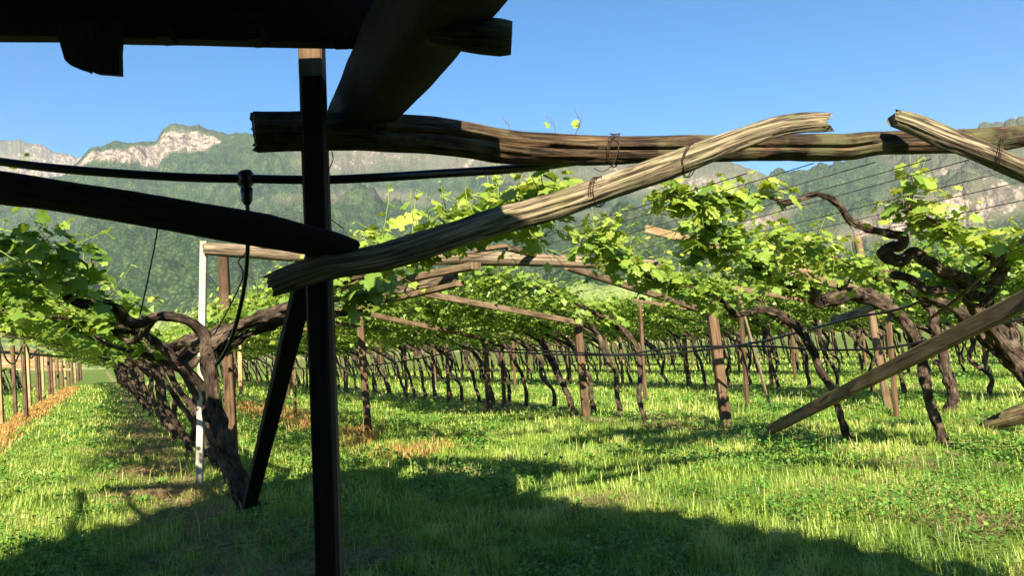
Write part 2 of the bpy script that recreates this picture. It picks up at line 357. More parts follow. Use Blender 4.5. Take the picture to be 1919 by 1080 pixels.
def mountain(name, sky_px, rfoot, rcrest, rback, na, nr, prof, rockf, amp, seed, az0=-46, az1=46, fieldtop=0.0, jag=.004, foot=0.0):
    pts = [azel(*p) for p in sky_px]; AZ = np.array([p[0] for p in pts]); EL = np.array([p[1] for p in pts])
    vs = []; rock = []; fld = []
    us = list(np.linspace(0, 1, nr))+[1.03, 1.1, 1.3]
    for i in range(na):
        az = R(az0+(az1-az0)*i/(na-1)); el = float(np.interp(az, AZ, EL))
        el += jag*(noise.fractal(Vector((az*60, seed, 0)), .8, 2.1, 5))
        el += .0010*noise.noise(Vector((az*1100, seed, 4)))+.0006*noise.noise(Vector((az*2600, seed, 8)))
        rc = rcrest*(1+.12*noise.noise(Vector((az*5, seed, 2)))); zc = rc*math.tan(el)
        for u in us:
            if u <= 1: r = rfoot+(rc-rfoot)*u; z = zc*prof(u, az)+foot*(1-u)
            else: r = rc+(rback-rc)*(u-1)/.3; z = zc*(1-(u-1)/.3*.9)
            x = r*math.sin(az); y = r*math.cos(az)
            w = max(0, min(1, u*6))*max(0, min(1, (1.0-u)*5)) if u <= 1 else 0
            q = Vector((x/900, y/900, seed))
            rg = noise.ridged_multi_fractal(q, 1.0, 2.1, 6, 1.0, 2.0)-1.1
            f2 = noise.fractal(Vector((x/260, y/260, seed+5)), .7, 2.1, 4)
            f3 = noise.fractal(Vector((x/55, y/55, seed+9)), .6, 2.1, 2)
            z += w*amp*(rg*.75+f2*.4+f3*.12)
            vs.append((x, y, z)); pz = math.degrees(math.atan2(z-CAMH, r))
            rock.append(rockf(u, az, x, y, z, math.degrees(el)-pz)); fld.append(1.0 if z < fieldtop and u <= 1 else 0.0)
    n = len(us); fs = []
    for i in range(na-1):
        for k in range(n-1):
            a = i*n+k; fs.append((a, a+1, a+n+1, a+n))
    me = bpy.data.meshes.new(name); me.from_pydata(vs, [], fs); me.materials.append(M['mount'])
    for nm, dat in (('rock', rock), ('field', fld)):
        at = me.attributes.new(nm, 'FLOAT', 'POINT'); at.data.foreach_set('value', dat)
    me.polygons.foreach_set('use_smooth', [True]*len(fs))
    o = bpy.data.objects.new(name, me); COL.objects.link(o); o['kind'] = 'structure'; return o
def sm(a, b, x): t = max(0, min(1, (x-a)/(b-a))); return t*t*(3-2*t)
def az_of(px): return azel(px, 300)[0]
def rock_left(u, az, x, y, z, d):
    px = math.tan(az)*F+960
    if u > 1: return 0
    n_ = noise.noise(Vector((x/420, y/420, z/160))); n2 = noise.noise(Vector((x/130, y/130, z/60)))
    th = float(np.interp(px, [100, 160, 230, 300, 380, 430], [0, .7, 1.0, 1.7, 1.4, 0]))
    cliff = (sm(.0, .16, d)*(1-sm(th-.35, th+.05, d)) if th > .3 else 0)
    mid = .26*sm(440, 640, px)*(1-sm(1.6, 3.2, d))
    band = .22*math.exp(-((d-3.9-.6*noise.noise(Vector((px*.006, 1, 0))))/.55)**2)*sm(380, 500, px)
    return .09+.15*n_+.10*n2+.64*cliff+mid+band+(.10*(1-sm(.1, .3, d))*(1-sm(400, 460, px)))
def rock_right(u, az, x, y, z, d):
    px = math.tan(az)*F+960
    if u > 1: return 0
    n_ = noise.noise(Vector((x/420, y/420, z/160))); n2 = noise.noise(Vector((x/130, y/130, z/60)))
    hi = .24*sm(1560, 1720, px)*(1-sm(4.0, 7.5, d))
    band = .34*math.exp(-((d-2.2)/.7)**2)*sm(1340, 1400, px)*(1-sm(1480, 1560, px))+.2*math.exp(-((d-5.0)/.9)**2)*sm(1500, 1600, px)
    return .08+.17*n_+.12*n2+hi+band
def rock_far(u, az, x, y, z, d): return .27+.25*noise.noise(Vector((x/500, y/500, z/300)))+.15*u
prof_l = lambda u, az: .85*u**1.35*(1-sm(.72, .9, u))+sm(.72, .9, u)*(.62+.38*sm(.74, .97, u))*1.0
mountain('mountain_far', [(-700, 330), (-200, 285), (0, 264), (25, 259), (60, 268), (100, 283), (150, 291), (200, 300), (400, 360), (700, 420), (2500, 420)],
         3900, 5600, 7000, 700, 60, lambda u, az: u**1.1, rock_far, 160, 3.3, -46, 0, jag=.004)
mountain('mountain_left', [(-700, 440), (-200, 400), (0, 372), (120, 330), (158, 296), (172, 284), (230, 276), (292, 269), (305, 252), (330, 242), (372, 248), (425, 264), (470, 266), (560, 268), (700, 262), (900, 270), (1050, 290), (1200, 305), (1300, 308), (1340, 313), (1385, 326), (1440, 337), (1480, 352), (1560, 400), (1700, 470), (2500, 560)],
         700, 3300, 4600, 1500, 150, prof_l, rock_left, 190, 9.1, -46, 30, fieldtop=75, jag=.0022)
mountain('mountain_right', [(-700, 640), (700, 640), (900, 600), (1100, 530), (1250, 440), (1380, 372), (1430, 352), (1462, 337), (1500, 322), (1540, 311), (1600, 297), (1700, 274), (1800, 250), (1919, 229), (2200, 190), (2700, 180)],
         900, 2900, 4200, 1100, 140, lambda u, az: .9*u**1.15*(1-sm(.7, 1, u))+sm(.7, 1, u)*u, rock_right, 190, 15.7, -12, 46, fieldtop=25, jag=.005)

# ================================================================== FOREGROUND FRAME
SC = 1/F
def hero_tube(name, pts, mat, label=None, cat=None, parent=None, px=True, seg=14, group=None, **kw):
    """pts: (px, py, depth, width in px)"""
    mb = MB(); pp = [P(p[0], p[1], p[2]) for p in pts]; rr = [p[3]*p[2]/F/2 for p in pts]
    mb.tube(pp, rr, seg=seg, **kw)
    o = mb.build(name, mat, parent, loc=None if parent else pp[0])
    if label: tag(o, label, cat, group)
    return o
# main posts
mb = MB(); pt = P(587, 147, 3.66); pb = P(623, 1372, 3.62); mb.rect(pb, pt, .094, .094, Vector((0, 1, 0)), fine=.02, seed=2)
tag(mb.build('square_post', M['shaded_board'], loc=pb), 'near square timber post in deep shade, carrying the crossing logs', 'post')
mb = MB(); pt = P(582, 30, 3.95); pb = P(626, 1300, 3.9); mb.rect(pb, pt, .118, .10, Vector((0, 1, 0)), fine=.02, seed=3)
tag(mb.build('square_post', M['post'], loc=pb), 'taller timber post just behind the dark post, its top sunlit below the roof edge', 'post')
# horizontal log beam
def DB(px): return 3.82+(px-480)/1460*1.25
bp_ = [(476, 247, 76), (540, 247, 74), (610, 246, 74), (680, 246, 72), (740, 249, 72), (810, 253, 70), (880, 262, 66), (935, 273, 66), (1000, 279, 62), (1080, 281, 56), (1160, 281, 52), (1250, 280, 50), (1350, 278, 50), (1450, 277, 50), (1530, 277, 50), (1580, 277, 48), (1640, 269, 44), (1720, 266, 46), (1800, 265, 46), (1860, 262, 44), (1910, 256, 40), (1990, 240, 38), (2150, 215, 38)]
mb = MB(); pp = [P(a, b, DB(a)) for a, b, c in bp_]; rr = [c*DB(a)/F/2 for a, b, c in bp_]
mb.tube(pp, rr, seg=60, rough=.035, fine=.05, seed=4, res=.035, groove=(1.72, .17, .35, 3.6, .5), ends=1.3, flute=.10)
beam = mb.build('crossing_log', M['beam'], loc=pp[0]); tag(beam, 'long horizontal brown log with a dark lengthwise crack', 'log')
# curved pale log
cl = [(509, 536, 3.52, 44), (560, 517, 3.52, 48), (620, 499, 3.53, 52), (700, 486, 3.58, 52), (780, 464, 3.64, 52), (850, 441, 3.7, 52), (920, 417, 3.78, 52), (1000, 396, 3.86, 52), (1060, 379, 3.93, 50), (1120, 358, 4.0, 48), (1180, 337, 4.06, 48), (1250, 312, 4.13, 50), (1320, 286, 4.2, 46), (1390, 259, 4.26, 42), (1450, 240, 4.3, 40), (1500, 231, 4.33, 39), (1544, 229, 4.36, 36)]
hero_tube('curved_log', cl, M['straw'], 'pale sunlit weathered log curving up to the right in front of the horizontal beam', 'log', seg=56, rough=.07, fine=.06, flute=.16, seed=6, res=.03, ends=3.0)
# second short log at right
hero_tube('tilted_log', [(1680, 222, 4.62, 34), (1720, 236, 4.6, 38), (1780, 262, 4.55, 40), (1850, 289, 4.5, 40), (1919, 318, 4.45, 40), (2010, 355, 4.4, 40), (2120, 400, 4.35, 42)], M['straw'],
          'short weathered log with a splintered end sloping down across the beam at the far right', 'log', seg=48, rough=.12, fine=.10, flute=.16, seed=8, res=.03, ends=2.6)
# left dark log
hero_tube('sloping_log', [(-260, 305, 3.2, 62), (-120, 328, 3.25, 60), (0, 351, 3.28, 60), (150, 372, 3.32, 60), (300, 400, 3.36, 64), (400, 417, 3.4, 64), (500, 434, 3.44, 66), (580, 450, 3.46, 54), (620, 455, 3.47, 44), (652, 459, 3.49, 30), (668, 459, 3.5, 18), (674, 458, 3.5, 8)], M['shaded_board'],
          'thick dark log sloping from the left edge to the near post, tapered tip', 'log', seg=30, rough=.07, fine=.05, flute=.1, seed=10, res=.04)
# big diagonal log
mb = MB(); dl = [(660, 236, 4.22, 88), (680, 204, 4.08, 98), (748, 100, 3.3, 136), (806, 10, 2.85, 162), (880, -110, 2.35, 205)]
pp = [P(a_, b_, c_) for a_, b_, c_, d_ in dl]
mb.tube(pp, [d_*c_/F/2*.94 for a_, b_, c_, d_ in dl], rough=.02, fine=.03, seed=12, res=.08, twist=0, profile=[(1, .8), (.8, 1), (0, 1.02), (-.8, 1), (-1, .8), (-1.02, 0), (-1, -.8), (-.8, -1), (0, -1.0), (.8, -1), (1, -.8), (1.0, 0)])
tag(mb.build('diagonal_timber', M['shaded_board'], loc=pp[0]), 'massive dark square timber rising from the horizontal log to the top of the picture', 'timber')
hero_tube('log_stub', [(800, 56, 2.7, 56), (850, 60, 2.7, 62), (900, 65, 2.7, 67), (940, 69, 2.7, 67), (959, 70, 2.7, 60)], M['beam'],
          'short round log end poking out to the right just below the roof edge', 'log', seg=20, rough=.04, fine=.05, seed=14, res=.04)
# roof
rf = empty('plank_roof', (-1, 1.5, 0), 'dark plank roof over the camera, with a header beam, lath ends and a broken board', 'roof')
FR = [(-3.9, .2), (-3.4, 1.2), (-3.0, 2.4), (-2.6, 3.5), (-2.2, 4.0), (-1.32, 4.1), (-1.28, 3.3), (-.7, 3.25), (-.45, 3.1), (-.05, 2.85), (.04, 1.8), (.97, 1.05), (1.68, .3), (2.3, -.6), (2.5, -1.2)]
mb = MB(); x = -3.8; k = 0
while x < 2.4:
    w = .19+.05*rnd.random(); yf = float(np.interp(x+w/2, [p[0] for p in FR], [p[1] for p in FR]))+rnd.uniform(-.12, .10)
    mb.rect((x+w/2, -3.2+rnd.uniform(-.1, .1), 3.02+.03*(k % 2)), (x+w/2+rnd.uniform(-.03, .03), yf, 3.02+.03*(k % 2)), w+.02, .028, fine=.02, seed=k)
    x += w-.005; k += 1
mb.build('roof_planks', M['shaded_board'], rf)
mb = MB(); a = P(-900, 10, 3.5); b = P(840, 45, 3.5); mb.rect(a, b, .09, .215, fine=.03, seed=5); mb.build('header_beam', M['shaded_board'], rf)
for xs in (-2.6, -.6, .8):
    mb = MB(); y1 = float(np.interp(xs, [p[0] for p in FR], [p[1] for p in FR]))-.3; mb.rect((xs, -3.1, 2.93), (xs, min(y1, 2.9), 2.93), .1, .13, fine=.03, seed=xs); mb.build('rafter', M['shaded_board'], rf)
mb = MB(); mb.rect((-3.8, -2.8, 2.80), (2.3, -2.8, 2.80), .12, .14, fine=.03); mb.build('rear_beam', M['shaded_board'], rf)
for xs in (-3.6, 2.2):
    mb = MB(); mb.rect((xs, -2.8, -.1), (xs, -2.8, 2.735), .12, .12, Vector((0, 1, 0)), fine=.03); mb.build('roof_post', M['shaded_board'], rf)
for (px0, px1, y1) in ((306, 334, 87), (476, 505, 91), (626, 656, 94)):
    mb = MB(); c = P((px0+px1)/2, y1-14, 3.47); mb.rect(c+Vector((0, -.10, .0)), c, (px1-px0)*3.47/F, .06, ch=.12, fine=.05, seed=px0); mb.build('lath', M['shaded_board'], rf)
def plate(poly, D, th, name, mat, parent=None):
    front = [P(x_, y_, D)[:] for x_, y_ in poly]; back = [(Vector(v)+fwd*th)[:] for v in front]
    mb = MB(); n = len(poly); mb.v = front+back; mb.n = 2*n
    mb.f = [tuple(range(n)), tuple(range(2*n-1, n-1, -1))]+[(i, i+n, (i+1) % n+n, (i+1) % n) for i in range(n)]
    for f in mb.f:
        for i in f: v = mb.v[i]; mb.uv.append((v[0], v[2]))
    return mb.build(name, mat, parent, smooth=False)
plate([(96, 40), (109, 68), (115, 92), (121, 112), (132, 122), (147, 128), (160, 132), (165, 135), (168, 112), (172, 134), (182, 137), (200, 138), (224, 140), (223, 100), (225, 66), (226, 40)], 3.42, .035, 'broken_board', M['shaded_board'], rf)
def sky_blocker(name, a, b, n):
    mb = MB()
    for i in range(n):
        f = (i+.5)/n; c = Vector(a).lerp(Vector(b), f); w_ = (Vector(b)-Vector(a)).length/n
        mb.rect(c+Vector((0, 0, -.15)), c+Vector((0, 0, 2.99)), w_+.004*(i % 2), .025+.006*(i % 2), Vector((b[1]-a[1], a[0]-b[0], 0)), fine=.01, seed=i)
    mb.build(name, M['shaded_board'], rf)
sky_blocker('rear_sky_blocker', (-3.9, -3.05, 0), (2.5, -3.05, 0), 34); sky_blocker('side_sky_blocker', (-3.95, -3.0, 0), (-3.95, .3, 0), 17); sky_blocker('side_sky_blocker', (2.55, -3.0, 0), (2.55, .7, 0), 19)  # unseen plank walls, added to keep sky light off the foreground
mb = MB(); mb.tube([(-3.3, .9, 2.9), (-3.75, 2.0, 2.9), (-4.5, 3.5, 2.88)], [.06, .055, .045], seg=8, rough=.1); mb.build('shadow_pole', M['shaded_board'], rf)  # unseen pole, added to cast the bar of shadow on the left grass
mb = MB(); mb.tube([(-2.9, 1.0, 2.9), (-3.1, 1.8, 2.9), (-3.6, 2.6, 2.9), (-4.0, 3.2, 2.95), (-4.8, 3.3, 2.95), (-5.6, 3.5, 2.9)], [.03, .03, .03, .025, .02, .02], seg=6); mb.build('shadow_cane', M['cane'], rf)  # unseen cane, added for the curved shadow beside that bar
# brace
mb = MB(); a = P(577, 500, 3.98); b = P(468, 945, 6.3); mb.rect(b, a, .10, .075, Vector((0, 0, 1)), fine=.02, seed=9)
tag(mb.build('brace', M['shaded_board'], loc=b), 'dark square brace leaning from the near post down to the foot of the old vine', 'brace')
# black irrigation pipe with dropper
pipe = empty('irrigation_pipe', P(620, 337, 4.05), 'thick black irrigation pipe slung across the near post, with a coupling and dangling hose', 'pipe')
hero_tube('main_pipe', [(-150, 282, 3.7, 16), (0, 303, 3.75, 16), (120, 317, 3.8, 17), (250, 327, 3.85, 17), (360, 333, 3.9, 17), (460, 335, 3.95, 17), (600, 337, 4.03, 17), (720, 332, 4.08, 17), (830, 325, 4.2, 17), (930, 319, 4.32, 17), (1020, 311, 4.45, 16), (1080, 303, 4.55, 15), (1200, 288, 4.7, 14)], M['pipe'], parent=pipe, seg=12, res=.08)
hero_tube('coupling', [(459, 320, 3.95, 22), (460, 325, 3.95, 30), (460, 346, 3.95, 30), (461, 352, 3.95, 18), (462, 354, 3.95, 24), (463, 376, 3.95, 20), (463, 384, 3.95, 12)], M['pipe'], parent=pipe, seg=12, sub=False)
hero_tube('drop_hose', [(463, 380, 3.96, 8), (465, 410, 4.0, 8), (464, 470, 4.1, 8), (459, 530, 4.2, 8), (447, 590, 4.3, 8), (432, 640, 4.4, 8), (415, 672, 4.5, 8), (404, 684, 4.55, 7)], M['pipe'], parent=pipe, seg=8, res=.05)
# wire ties
def tie(cx, cy, D, w, h, label, n=2, tilt=.2):
    mb = MB()
    for k in range(n):
        pts = []
        for i in range(15):
            a = 2*math.pi*i/14*1.0; pts.append(P(cx+math.sin(a)*w*.25+tilt*math.cos(a)*h+rnd.uniform(-1.5, 1.5)+k*3, cy-math.cos(a)*h/2, D)+fwd*(math.sin(a)*.5*w*D/F))
        mb.tube(pts, .0026, seg=5, res=.02)
    pts = [P(cx+rnd.uniform(-8, 14), cy-h/2+rnd.uniform(-8, 8), D-.03) for i in range(5)]; mb.tube(pts, .003, seg=5, res=.01)
    tag(mb.build('wire_tie', M['wire'], loc=pts[0]), label, 'wire', 'rusty wire ties round the logs')
tie(1118, 360, 4.0, 70, 56, 'rusty wire twisted twice round the pale curved log', 3, .02)
tie(1290, 300, 4.18, 80, 64, 'rusty wire loop where the pale log crosses the horizontal beam', 2, .1)
tie(1150, 282, 4.35, 60, 62, 'long loose wire loop hanging from the cracked horizontal beam', 2, .05)
tie(1870, 290, 4.5, 70, 60, 'wire binding the splintered log to the beam at the far right', 2, .1)
tie(588, 184, 3.72, 48, 12, 'wire bound round the near post just above the beam', 2, .0)
def strand(pts, r=.0022, label='', name='loose_wire', cat='wire', mat='wire', group=None):
    mb = MB(); pp = [P(*p) for p in pts]; mb.tube(pp, r, seg=6, res=.03); o = mb.build(name, M[mat], loc=pp[0]); tag(o, label, cat, group); return o
strand([(1142, 250, 4.3), (1160, 262, 4.3), (1156, 290, 4.28), (1148, 310, 4.3), (1128, 322, 4.3), (1114, 315, 4.32)], .003, 'hooked wire end dangling under the middle of the cracked beam')
strand([(622, 284, 3.72), (624, 300, 3.7), (615, 320, 3.7)], .0025, 'thin bent wire hanging at the right side of the near post')
strand([(569, 300, 3.6), (567, 320, 3.6), (570, 330, 3.6)], .0025, 'thin bent wire hanging at the left side of the near post')
strand([(620, 412, 3.7), (632, 420, 3.7), (645, 430, 3.7)], .0025, 'short wire end poking right from the near post above the tapered log tip')
strand([(296, 425, 4.2), (290, 460, 4.2), (285, 485, 4.22), (278, 520, 4.25), (266, 575, 4.3), (262, 590, 4.3)], .004, 'dark dead twig hanging below the sloping log at left', 'hanging_twig', 'twig', 'bark')
strand([(400, 630, 6.0), (425, 585, 6.0), (455, 520, 5.5), (447, 490, 5.4), (458, 478, 5.4), (462, 470, 5.4)], .005, 'curled twine strung from the old vine up toward the pipe', 'twine', 'twine')

# ================================================================== MIDDLE FRAME (behind first vine)
def gpost(name, px_b, py_b, px_t, py_t, w, mat, label, D=None, group=None, profile=None, round_=False, D_top=None):
    g = G(px_b, py_b) if D is None else P(px_b, py_b, D)
    Dd = (g-EYE).dot(fwd); t = P(px_t, py_t, D_top or Dd); mb = MB(); ww = w*Dd/F
    g2 = g-Vector((0, 0, .12))
    if round_: mb.tube([g2, g2.lerp(t, .5), t], [ww/2, ww/2*.98, ww/2*.94], seg=12, rough=.04, fine=.02, seed=px_b*.01, res=.15)
    else: mb.rect(g2, t, ww*.92, ww*.9, Vector((.12, -1, 0)), fine=.02, seed=px_b*.01)
    return tag(mb.build(name, mat, loc=g2), label, 'post', group)
gpost('concrete_post', 373, 912, 382, 452, 13, M['concrete'], 'slim white concrete post behind the old vine trunk')
gpost('wooden_post', 438, 878, 418, 482, 19, M['post'], 'square brown post right of the white concrete post')
hero_tube('end_log', [(384, 467, 8.3, 25), (440, 470, 8.35, 26), (500, 475, 8.4, 24), (600, 482, 8.4, 24), (700, 485, 8.4, 24), (850, 484, 8.4, 27), (950, 486, 8.4, 26), (1050, 489, 8.4, 24), (1150, 494, 8.4, 22), (1250, 498, 8.4, 20)], M['grey'],
          'grey weathered log laid level behind the first one, from the white post into the leaves', 'log', seg=18, rough=.07, fine=.08, seed=21, res=.07, ends=1.6)
def slat(pts, w, h, label, mat='board', name='rafter_board', group=None):
    mb = MB(); a = P(*pts[0]); b = P(*pts[1]); mb.rect(a, b, w, h, fine=.02, seed=pts[0][0]*.01)
    return tag(mb.build(name, M[mat], loc=a), label, 'board', group)
slat([(625, 590, 10.5), (862, 532, 7.9)], .10, .045, 'sunlit board rising to the right behind the near post')
slat([(700, 536, 9.6), (892, 498, 7.6)], .11, .07, 'dark thick board ending under the grey log')
slat([(640, 566, 11.5), (855, 520, 8.6)], .05, .10, 'thin pale slat low between the near post and the leaves', 'grey')
slat([(890, 470, 7.9), (952, 461, 7.9)], .12, .035, 'small brown board end on top of the grey log', 'post')
slat([(952, 465, 7.9), (1075, 497, 9.2)], .06, .05, 'thin tilted slat resting over the grey log')
slat([(1210, 429, 8.6), (1520, 506, 9.8)], .03, .085, 'pale board end jutting up out of the leaves right of centre', 'palepost')
slat([(1480, 510, 9.2), (1665, 560, 10.5)], .05, .10, 'sloping board half hidden by leaves near the leaning round post')
# leaning prop board at right
gb = P(1443, 806, 9.9); tp = P(1990, 528, 4.9); mb = MB(); mb.rect(gb, tp, .06, .125, Vector((0, 0, 1)), fine=.02, seed=31)
tag(mb.build('prop_board', M['board'], loc=gb), 'long brown plank leaning up to the right out of the grass', 'board')

# ================================================================== VINES
def leaf_template(detail):
    if detail: half = [(.14, -.13), (.40, -.08), (.50, .14), (.36, .26), (.66, .40), (.52, .62), (.34, .56), (.27, .78), (.12, .84)]
    else: half = [(.38, -.08), (.58, .38), (.28, .55)]
    out = [(0, 0)]+half+[(0, 1)]+[(-a, b) for a, b in half[::-1]]
    v = [(0, .32, 0.0)]+[(a, b, -.30*a*a-.12*(b-.3)**2 + .05*math.sin(9*a+5*b)) for a, b in out]
    n = len(out); f = [(0, 1+i, 1+(i+1) % n) for i in range(n)]
    return np.array(v, dtype=np.float64), np.array(f)
LT = {True: leaf_template(True), False: leaf_template(False)}
def scatter(tpl, pos, ydir, nrm, size, tint):
    tv, tf = tpl; n = len(pos)
    y = ydir/np.linalg.norm(ydir, axis=1)[:, None]
    z = nrm-(nrm*y).sum(1)[:, None]*y; z /= (np.linalg.norm(z, axis=1)[:, None]+1e-9); x = np.cross(y, z)
    v = pos[:, None, :]+size[:, None, None]*(tv[None, :, 0, None]*x[:, None]+tv[None, :, 1, None]*y[:, None]+tv[None, :, 2, None]*z[:, None])
    k = len(tv); f = tf[None]+(np.arange(n)*k)[:, None, None]
    return v.reshape(-1, 3), f.reshape(-1, 3), np.repeat(tint, k)
class Leaves:
    def __init__(s): s.p = []; s.y = []; s.n = []; s.s = []; s.t = []
    def add(s, p, y, n, sz, t): s.p.append(p[:]); s.y.append(y[:]); s.n.append(n[:]); s.s.append(sz); s.t.append(t)
    def build(s, name, mat, detail=True, parent=None, origin=None, sh=None):
        a = [np.array(q, dtype=np.float64) for q in (s.p, s.y, s.n, s.s, s.t)]
        if origin is not None: a[0] = a[0]-np.array(origin[:])
        v, f, t = scatter(LT[detail], *a)
        if sh is not None and sh.n:
            sv = np.array([tuple(q) for q in sh.v]);
            if origin is not None: sv = sv-np.array(origin[:])
            sf = []
            for q in sh.f:
                for i in range(1, len(q)-1): sf.append((q[0], q[i], q[i+1]))
            f = np.concatenate([f, np.array(sf)+len(v)]); v = np.concatenate([v, sv]); t = np.concatenate([t, np.full(len(sv), .72)])
        return npmesh(name, v, f, mat, t, parent)
def shoot(lv, mb, p0, d, length, lsz, rg, droop=.0, base_t=.35, step=.075, thick=.0035):
    p = Vector(p0); d = d.normalized(); n = max(3, int(length/step)); pts = [p.copy()]
    side = rg.uniform(0, 6.28)
    for i in range(n):
        d = (d+Vector((rg.gauss(0, .10), rg.gauss(0, .10), rg.gauss(.04-droop, .06)))).normalized()
        p = p+d*step; pts.append(p.copy()); f = i/n
        side += math.pi*.9+rg.gauss(0, .3)
        sz = lsz*(1-.72*max(0, f-.25)/.75)*rg.uniform(.55, 1.2)
        out = Vector((math.cos(side), math.sin(side), rg.uniform(-.25, .35))); out = (out-d*out.dot(d)*.7).normalized()
        pet = p+out*sz*.55; yd = (out+Vector((0, 0, -.35-rg.random()*.5))).normalized()
        nn = Vector((rg.gauss(0, .45), rg.gauss(-.25, .45), 1))
        lv.add(pet, yd, nn, sz, min(.93, max(0, base_t+.45*f+rg.gauss(0, .14))))
        if i % 2 == 0 and mb is not None and thick > .003: mb.tube([p, pet], thick*.4, seg=3, sub=False)
    if mb is not None: mb.tube(pts, [thick*(1-.6*i/len(pts)) for i in range(len(pts))], seg=4, sub=False)
def vine_variant(rg, wing=3.3, double=False, nshoot=170, detail=False, lsz=.118, span=.6):
    """a grapevine in local axes: +X is up the wing, Y along the row; returns (trunk MB, shoots MB, Leaves)"""
    tk = MB(); sh = MB(); lv = Leaves(); s = rg.random()*50
    lean = rg.uniform(.15, .6); hz = rg.uniform(1.25, 1.4); r = rg.uniform(.027, .042)
    w = lambda a: rg.gauss(0, a)
    tr = [Vector((0, 0, -.1)), Vector((w(.03), w(.03), .12)), Vector((lean*.12+w(.05), w(.06), .4)), Vector((lean*.38+w(.06), w(.07), .75)), Vector((lean*.62+w(.06), w(.07), 1.02)), Vector((lean, w(.06), hz))]
    tk.tube(tr, [r*1.5, r*1.15, r, r*.95, r, r*1.35], seg=9, rough=.25, fine=.18, seed=s, res=.06, freq=6)
    sides = [1, -1] if double else [1]
    arms = []
    for sd in sides:
        for k in range(2):
            yo = (k-.5)*span*1.3; p = tr[-1]; pts = [p]
            L = wing*(rg.uniform(.75, 1.0) if sd > 0 else rg.uniform(.7, .9)); steps = 7
            for i in range(1, steps+1):
                f = i/steps; pts.append(Vector((p.x+sd*L*f*(1-.0), yo*min(1, f*2.2)+w(.06), hz+.12+(2.12-hz)*min(1, f*1.05)**.9+w(.045))))
            tk.tube(pts, [r*1.05, r*.8, r*.6, r*.42, r*.28, r*.2, r*.15, r*.1], seg=6, rough=.25, fine=.1, seed=s+k, res=.11, freq=6); arms.append((pts, sd))
    for i in range(nshoot*len(sides)):
        pts, sd = arms[rg.randrange(len(arms))]; f = rg.random()**.8*(len(pts)-1.01); j = int(f)
        if f < .8: continue
        p = pts[j].lerp(pts[j+1], f-j)
        d = Vector((sd*rg.uniform(-.2, 1.0), rg.gauss(0, .8), rg.uniform(-.1, 1.1)))
        shoot(lv, sh, p+Vector((0, 0, .01)), d, rg.uniform(.25, .75), lsz, rg, droop=rg.uniform(-.02, .16), thick=.003)
    return tk, sh, lv
def make_vine_proto(i, **kw):
    rg = random.Random(100+i); tk, sh, lv = vine_variant(rg, **kw)
    root = empty('grapevine', (0, 0, 0), '', 'grapevine')
    tk.build('trunk', M['bark'], root); 
    lv.build('foliage', M['leaf'], False, root, sh=sh)
    return root
NVAR = 7
singles = [make_vine_proto(i, wing=3.4) for i in range(NVAR)]
doubles = [make_vine_proto(20+i, wing=2.7, double=True, nshoot=84) for i in range(5)]
used = set()
ORD = 'first second third fourth fifth sixth seventh eighth ninth tenth eleventh twelfth thirteenth fourteenth fifteenth sixteenth seventeenth eighteenth nineteenth twentieth twenty-first twenty-second twenty-third twenty-fourth'.split()
ORD_ = ['first', 'second', 'third', 'fourth', 'fifth', 'sixth', 'seventh', 'eighth', 'ninth', 'tenth', 'eleventh', 'twelfth']
def place_vine(proto, loc, rz, label, group):
    if proto.name not in used: c = proto; used.add(proto.name); kids = []
    else:
        c = proto.copy(); COL.objects.link(c)
        for ch in proto.children:
            k = ch.copy(); COL.objects.link(k); k.parent = c
    c.location = loc; c.rotation_euler = (0, 0, rz); c['label'] = label; c['group'] = group; c['category'] = 'grapevine'
    sc = rnd.uniform(.93, 1.07); c.scale = (1, rnd.choice((-1, 1))*1.0, sc); return c
WING = math.pi+ROWA   # +X of a vine points along -NV
cands = []
ROWS = {0: (-5.4, 14, 70), 1: (1.1, 8.2, 75), 2: (8.1, 11.6, 75), 3: (14.8, 6.5, 60), 4: (21.5, 9, 56), 5: (28.2, 12, 56), 6: (34.9, 16, 56), 7: (41.6, 20, 56), 8: (48.3, 22, 56)}
for r_, (o, t0, t1) in ROWS.items():
    t = t0; k = 0
    while t < t1:
        p = ROW(o+rnd.uniform(-.1, .1), t)
        if inview(p, 3.0): cands.append(((p).length, r_, k, p, t)); k += 1
        t += rnd.uniform(.75, 1.0) if r_ != 1 else rnd.uniform(.8, 1.05)
cands.sort(key=lambda c: c[0])
near = cands[:285]; far = cands[285:]
RN = {0: 'the row beyond the slim posts', 1: 'the row beside the grass lane', 2: 'the row of leaning trunks', 3: 'the row behind the leaning trunks', 4: 'the fourth row back', 5: 'the fifth row back', 6: 'the sixth row back', 7: 'the seventh row back', 8: 'the last row back'}
cnt = {}
for d, r_, k, p, t in near:
    cnt[r_] = cnt.get(r_, 0)+1; q = cnt[r_]
    if r_ in (1, 2, 3, 4) and q <= (24 if r_ < 4 else 12): lab = '%s small vine from the near end of %s' % (ORD[q-1], RN[r_])
    else: lab = 'thin gnarled vine far down %s' % RN[r_]
    if r_ == 1: place_vine(rnd.choice(doubles), p, WING+rnd.uniform(-.05, .05), lab, 'vines in '+RN[r_])
    else: place_vine(rnd.choice(singles), p, WING+rnd.uniform(-.07, .07), lab, 'vines in '+RN[r_])
for pr in singles+doubles:
    if pr.name not in used: place_vine(pr, ROW(8.1, 75.5+rnd.random()*3), WING, 'thin gnarled vine far down '+RN[2], 'vines in '+RN[2])
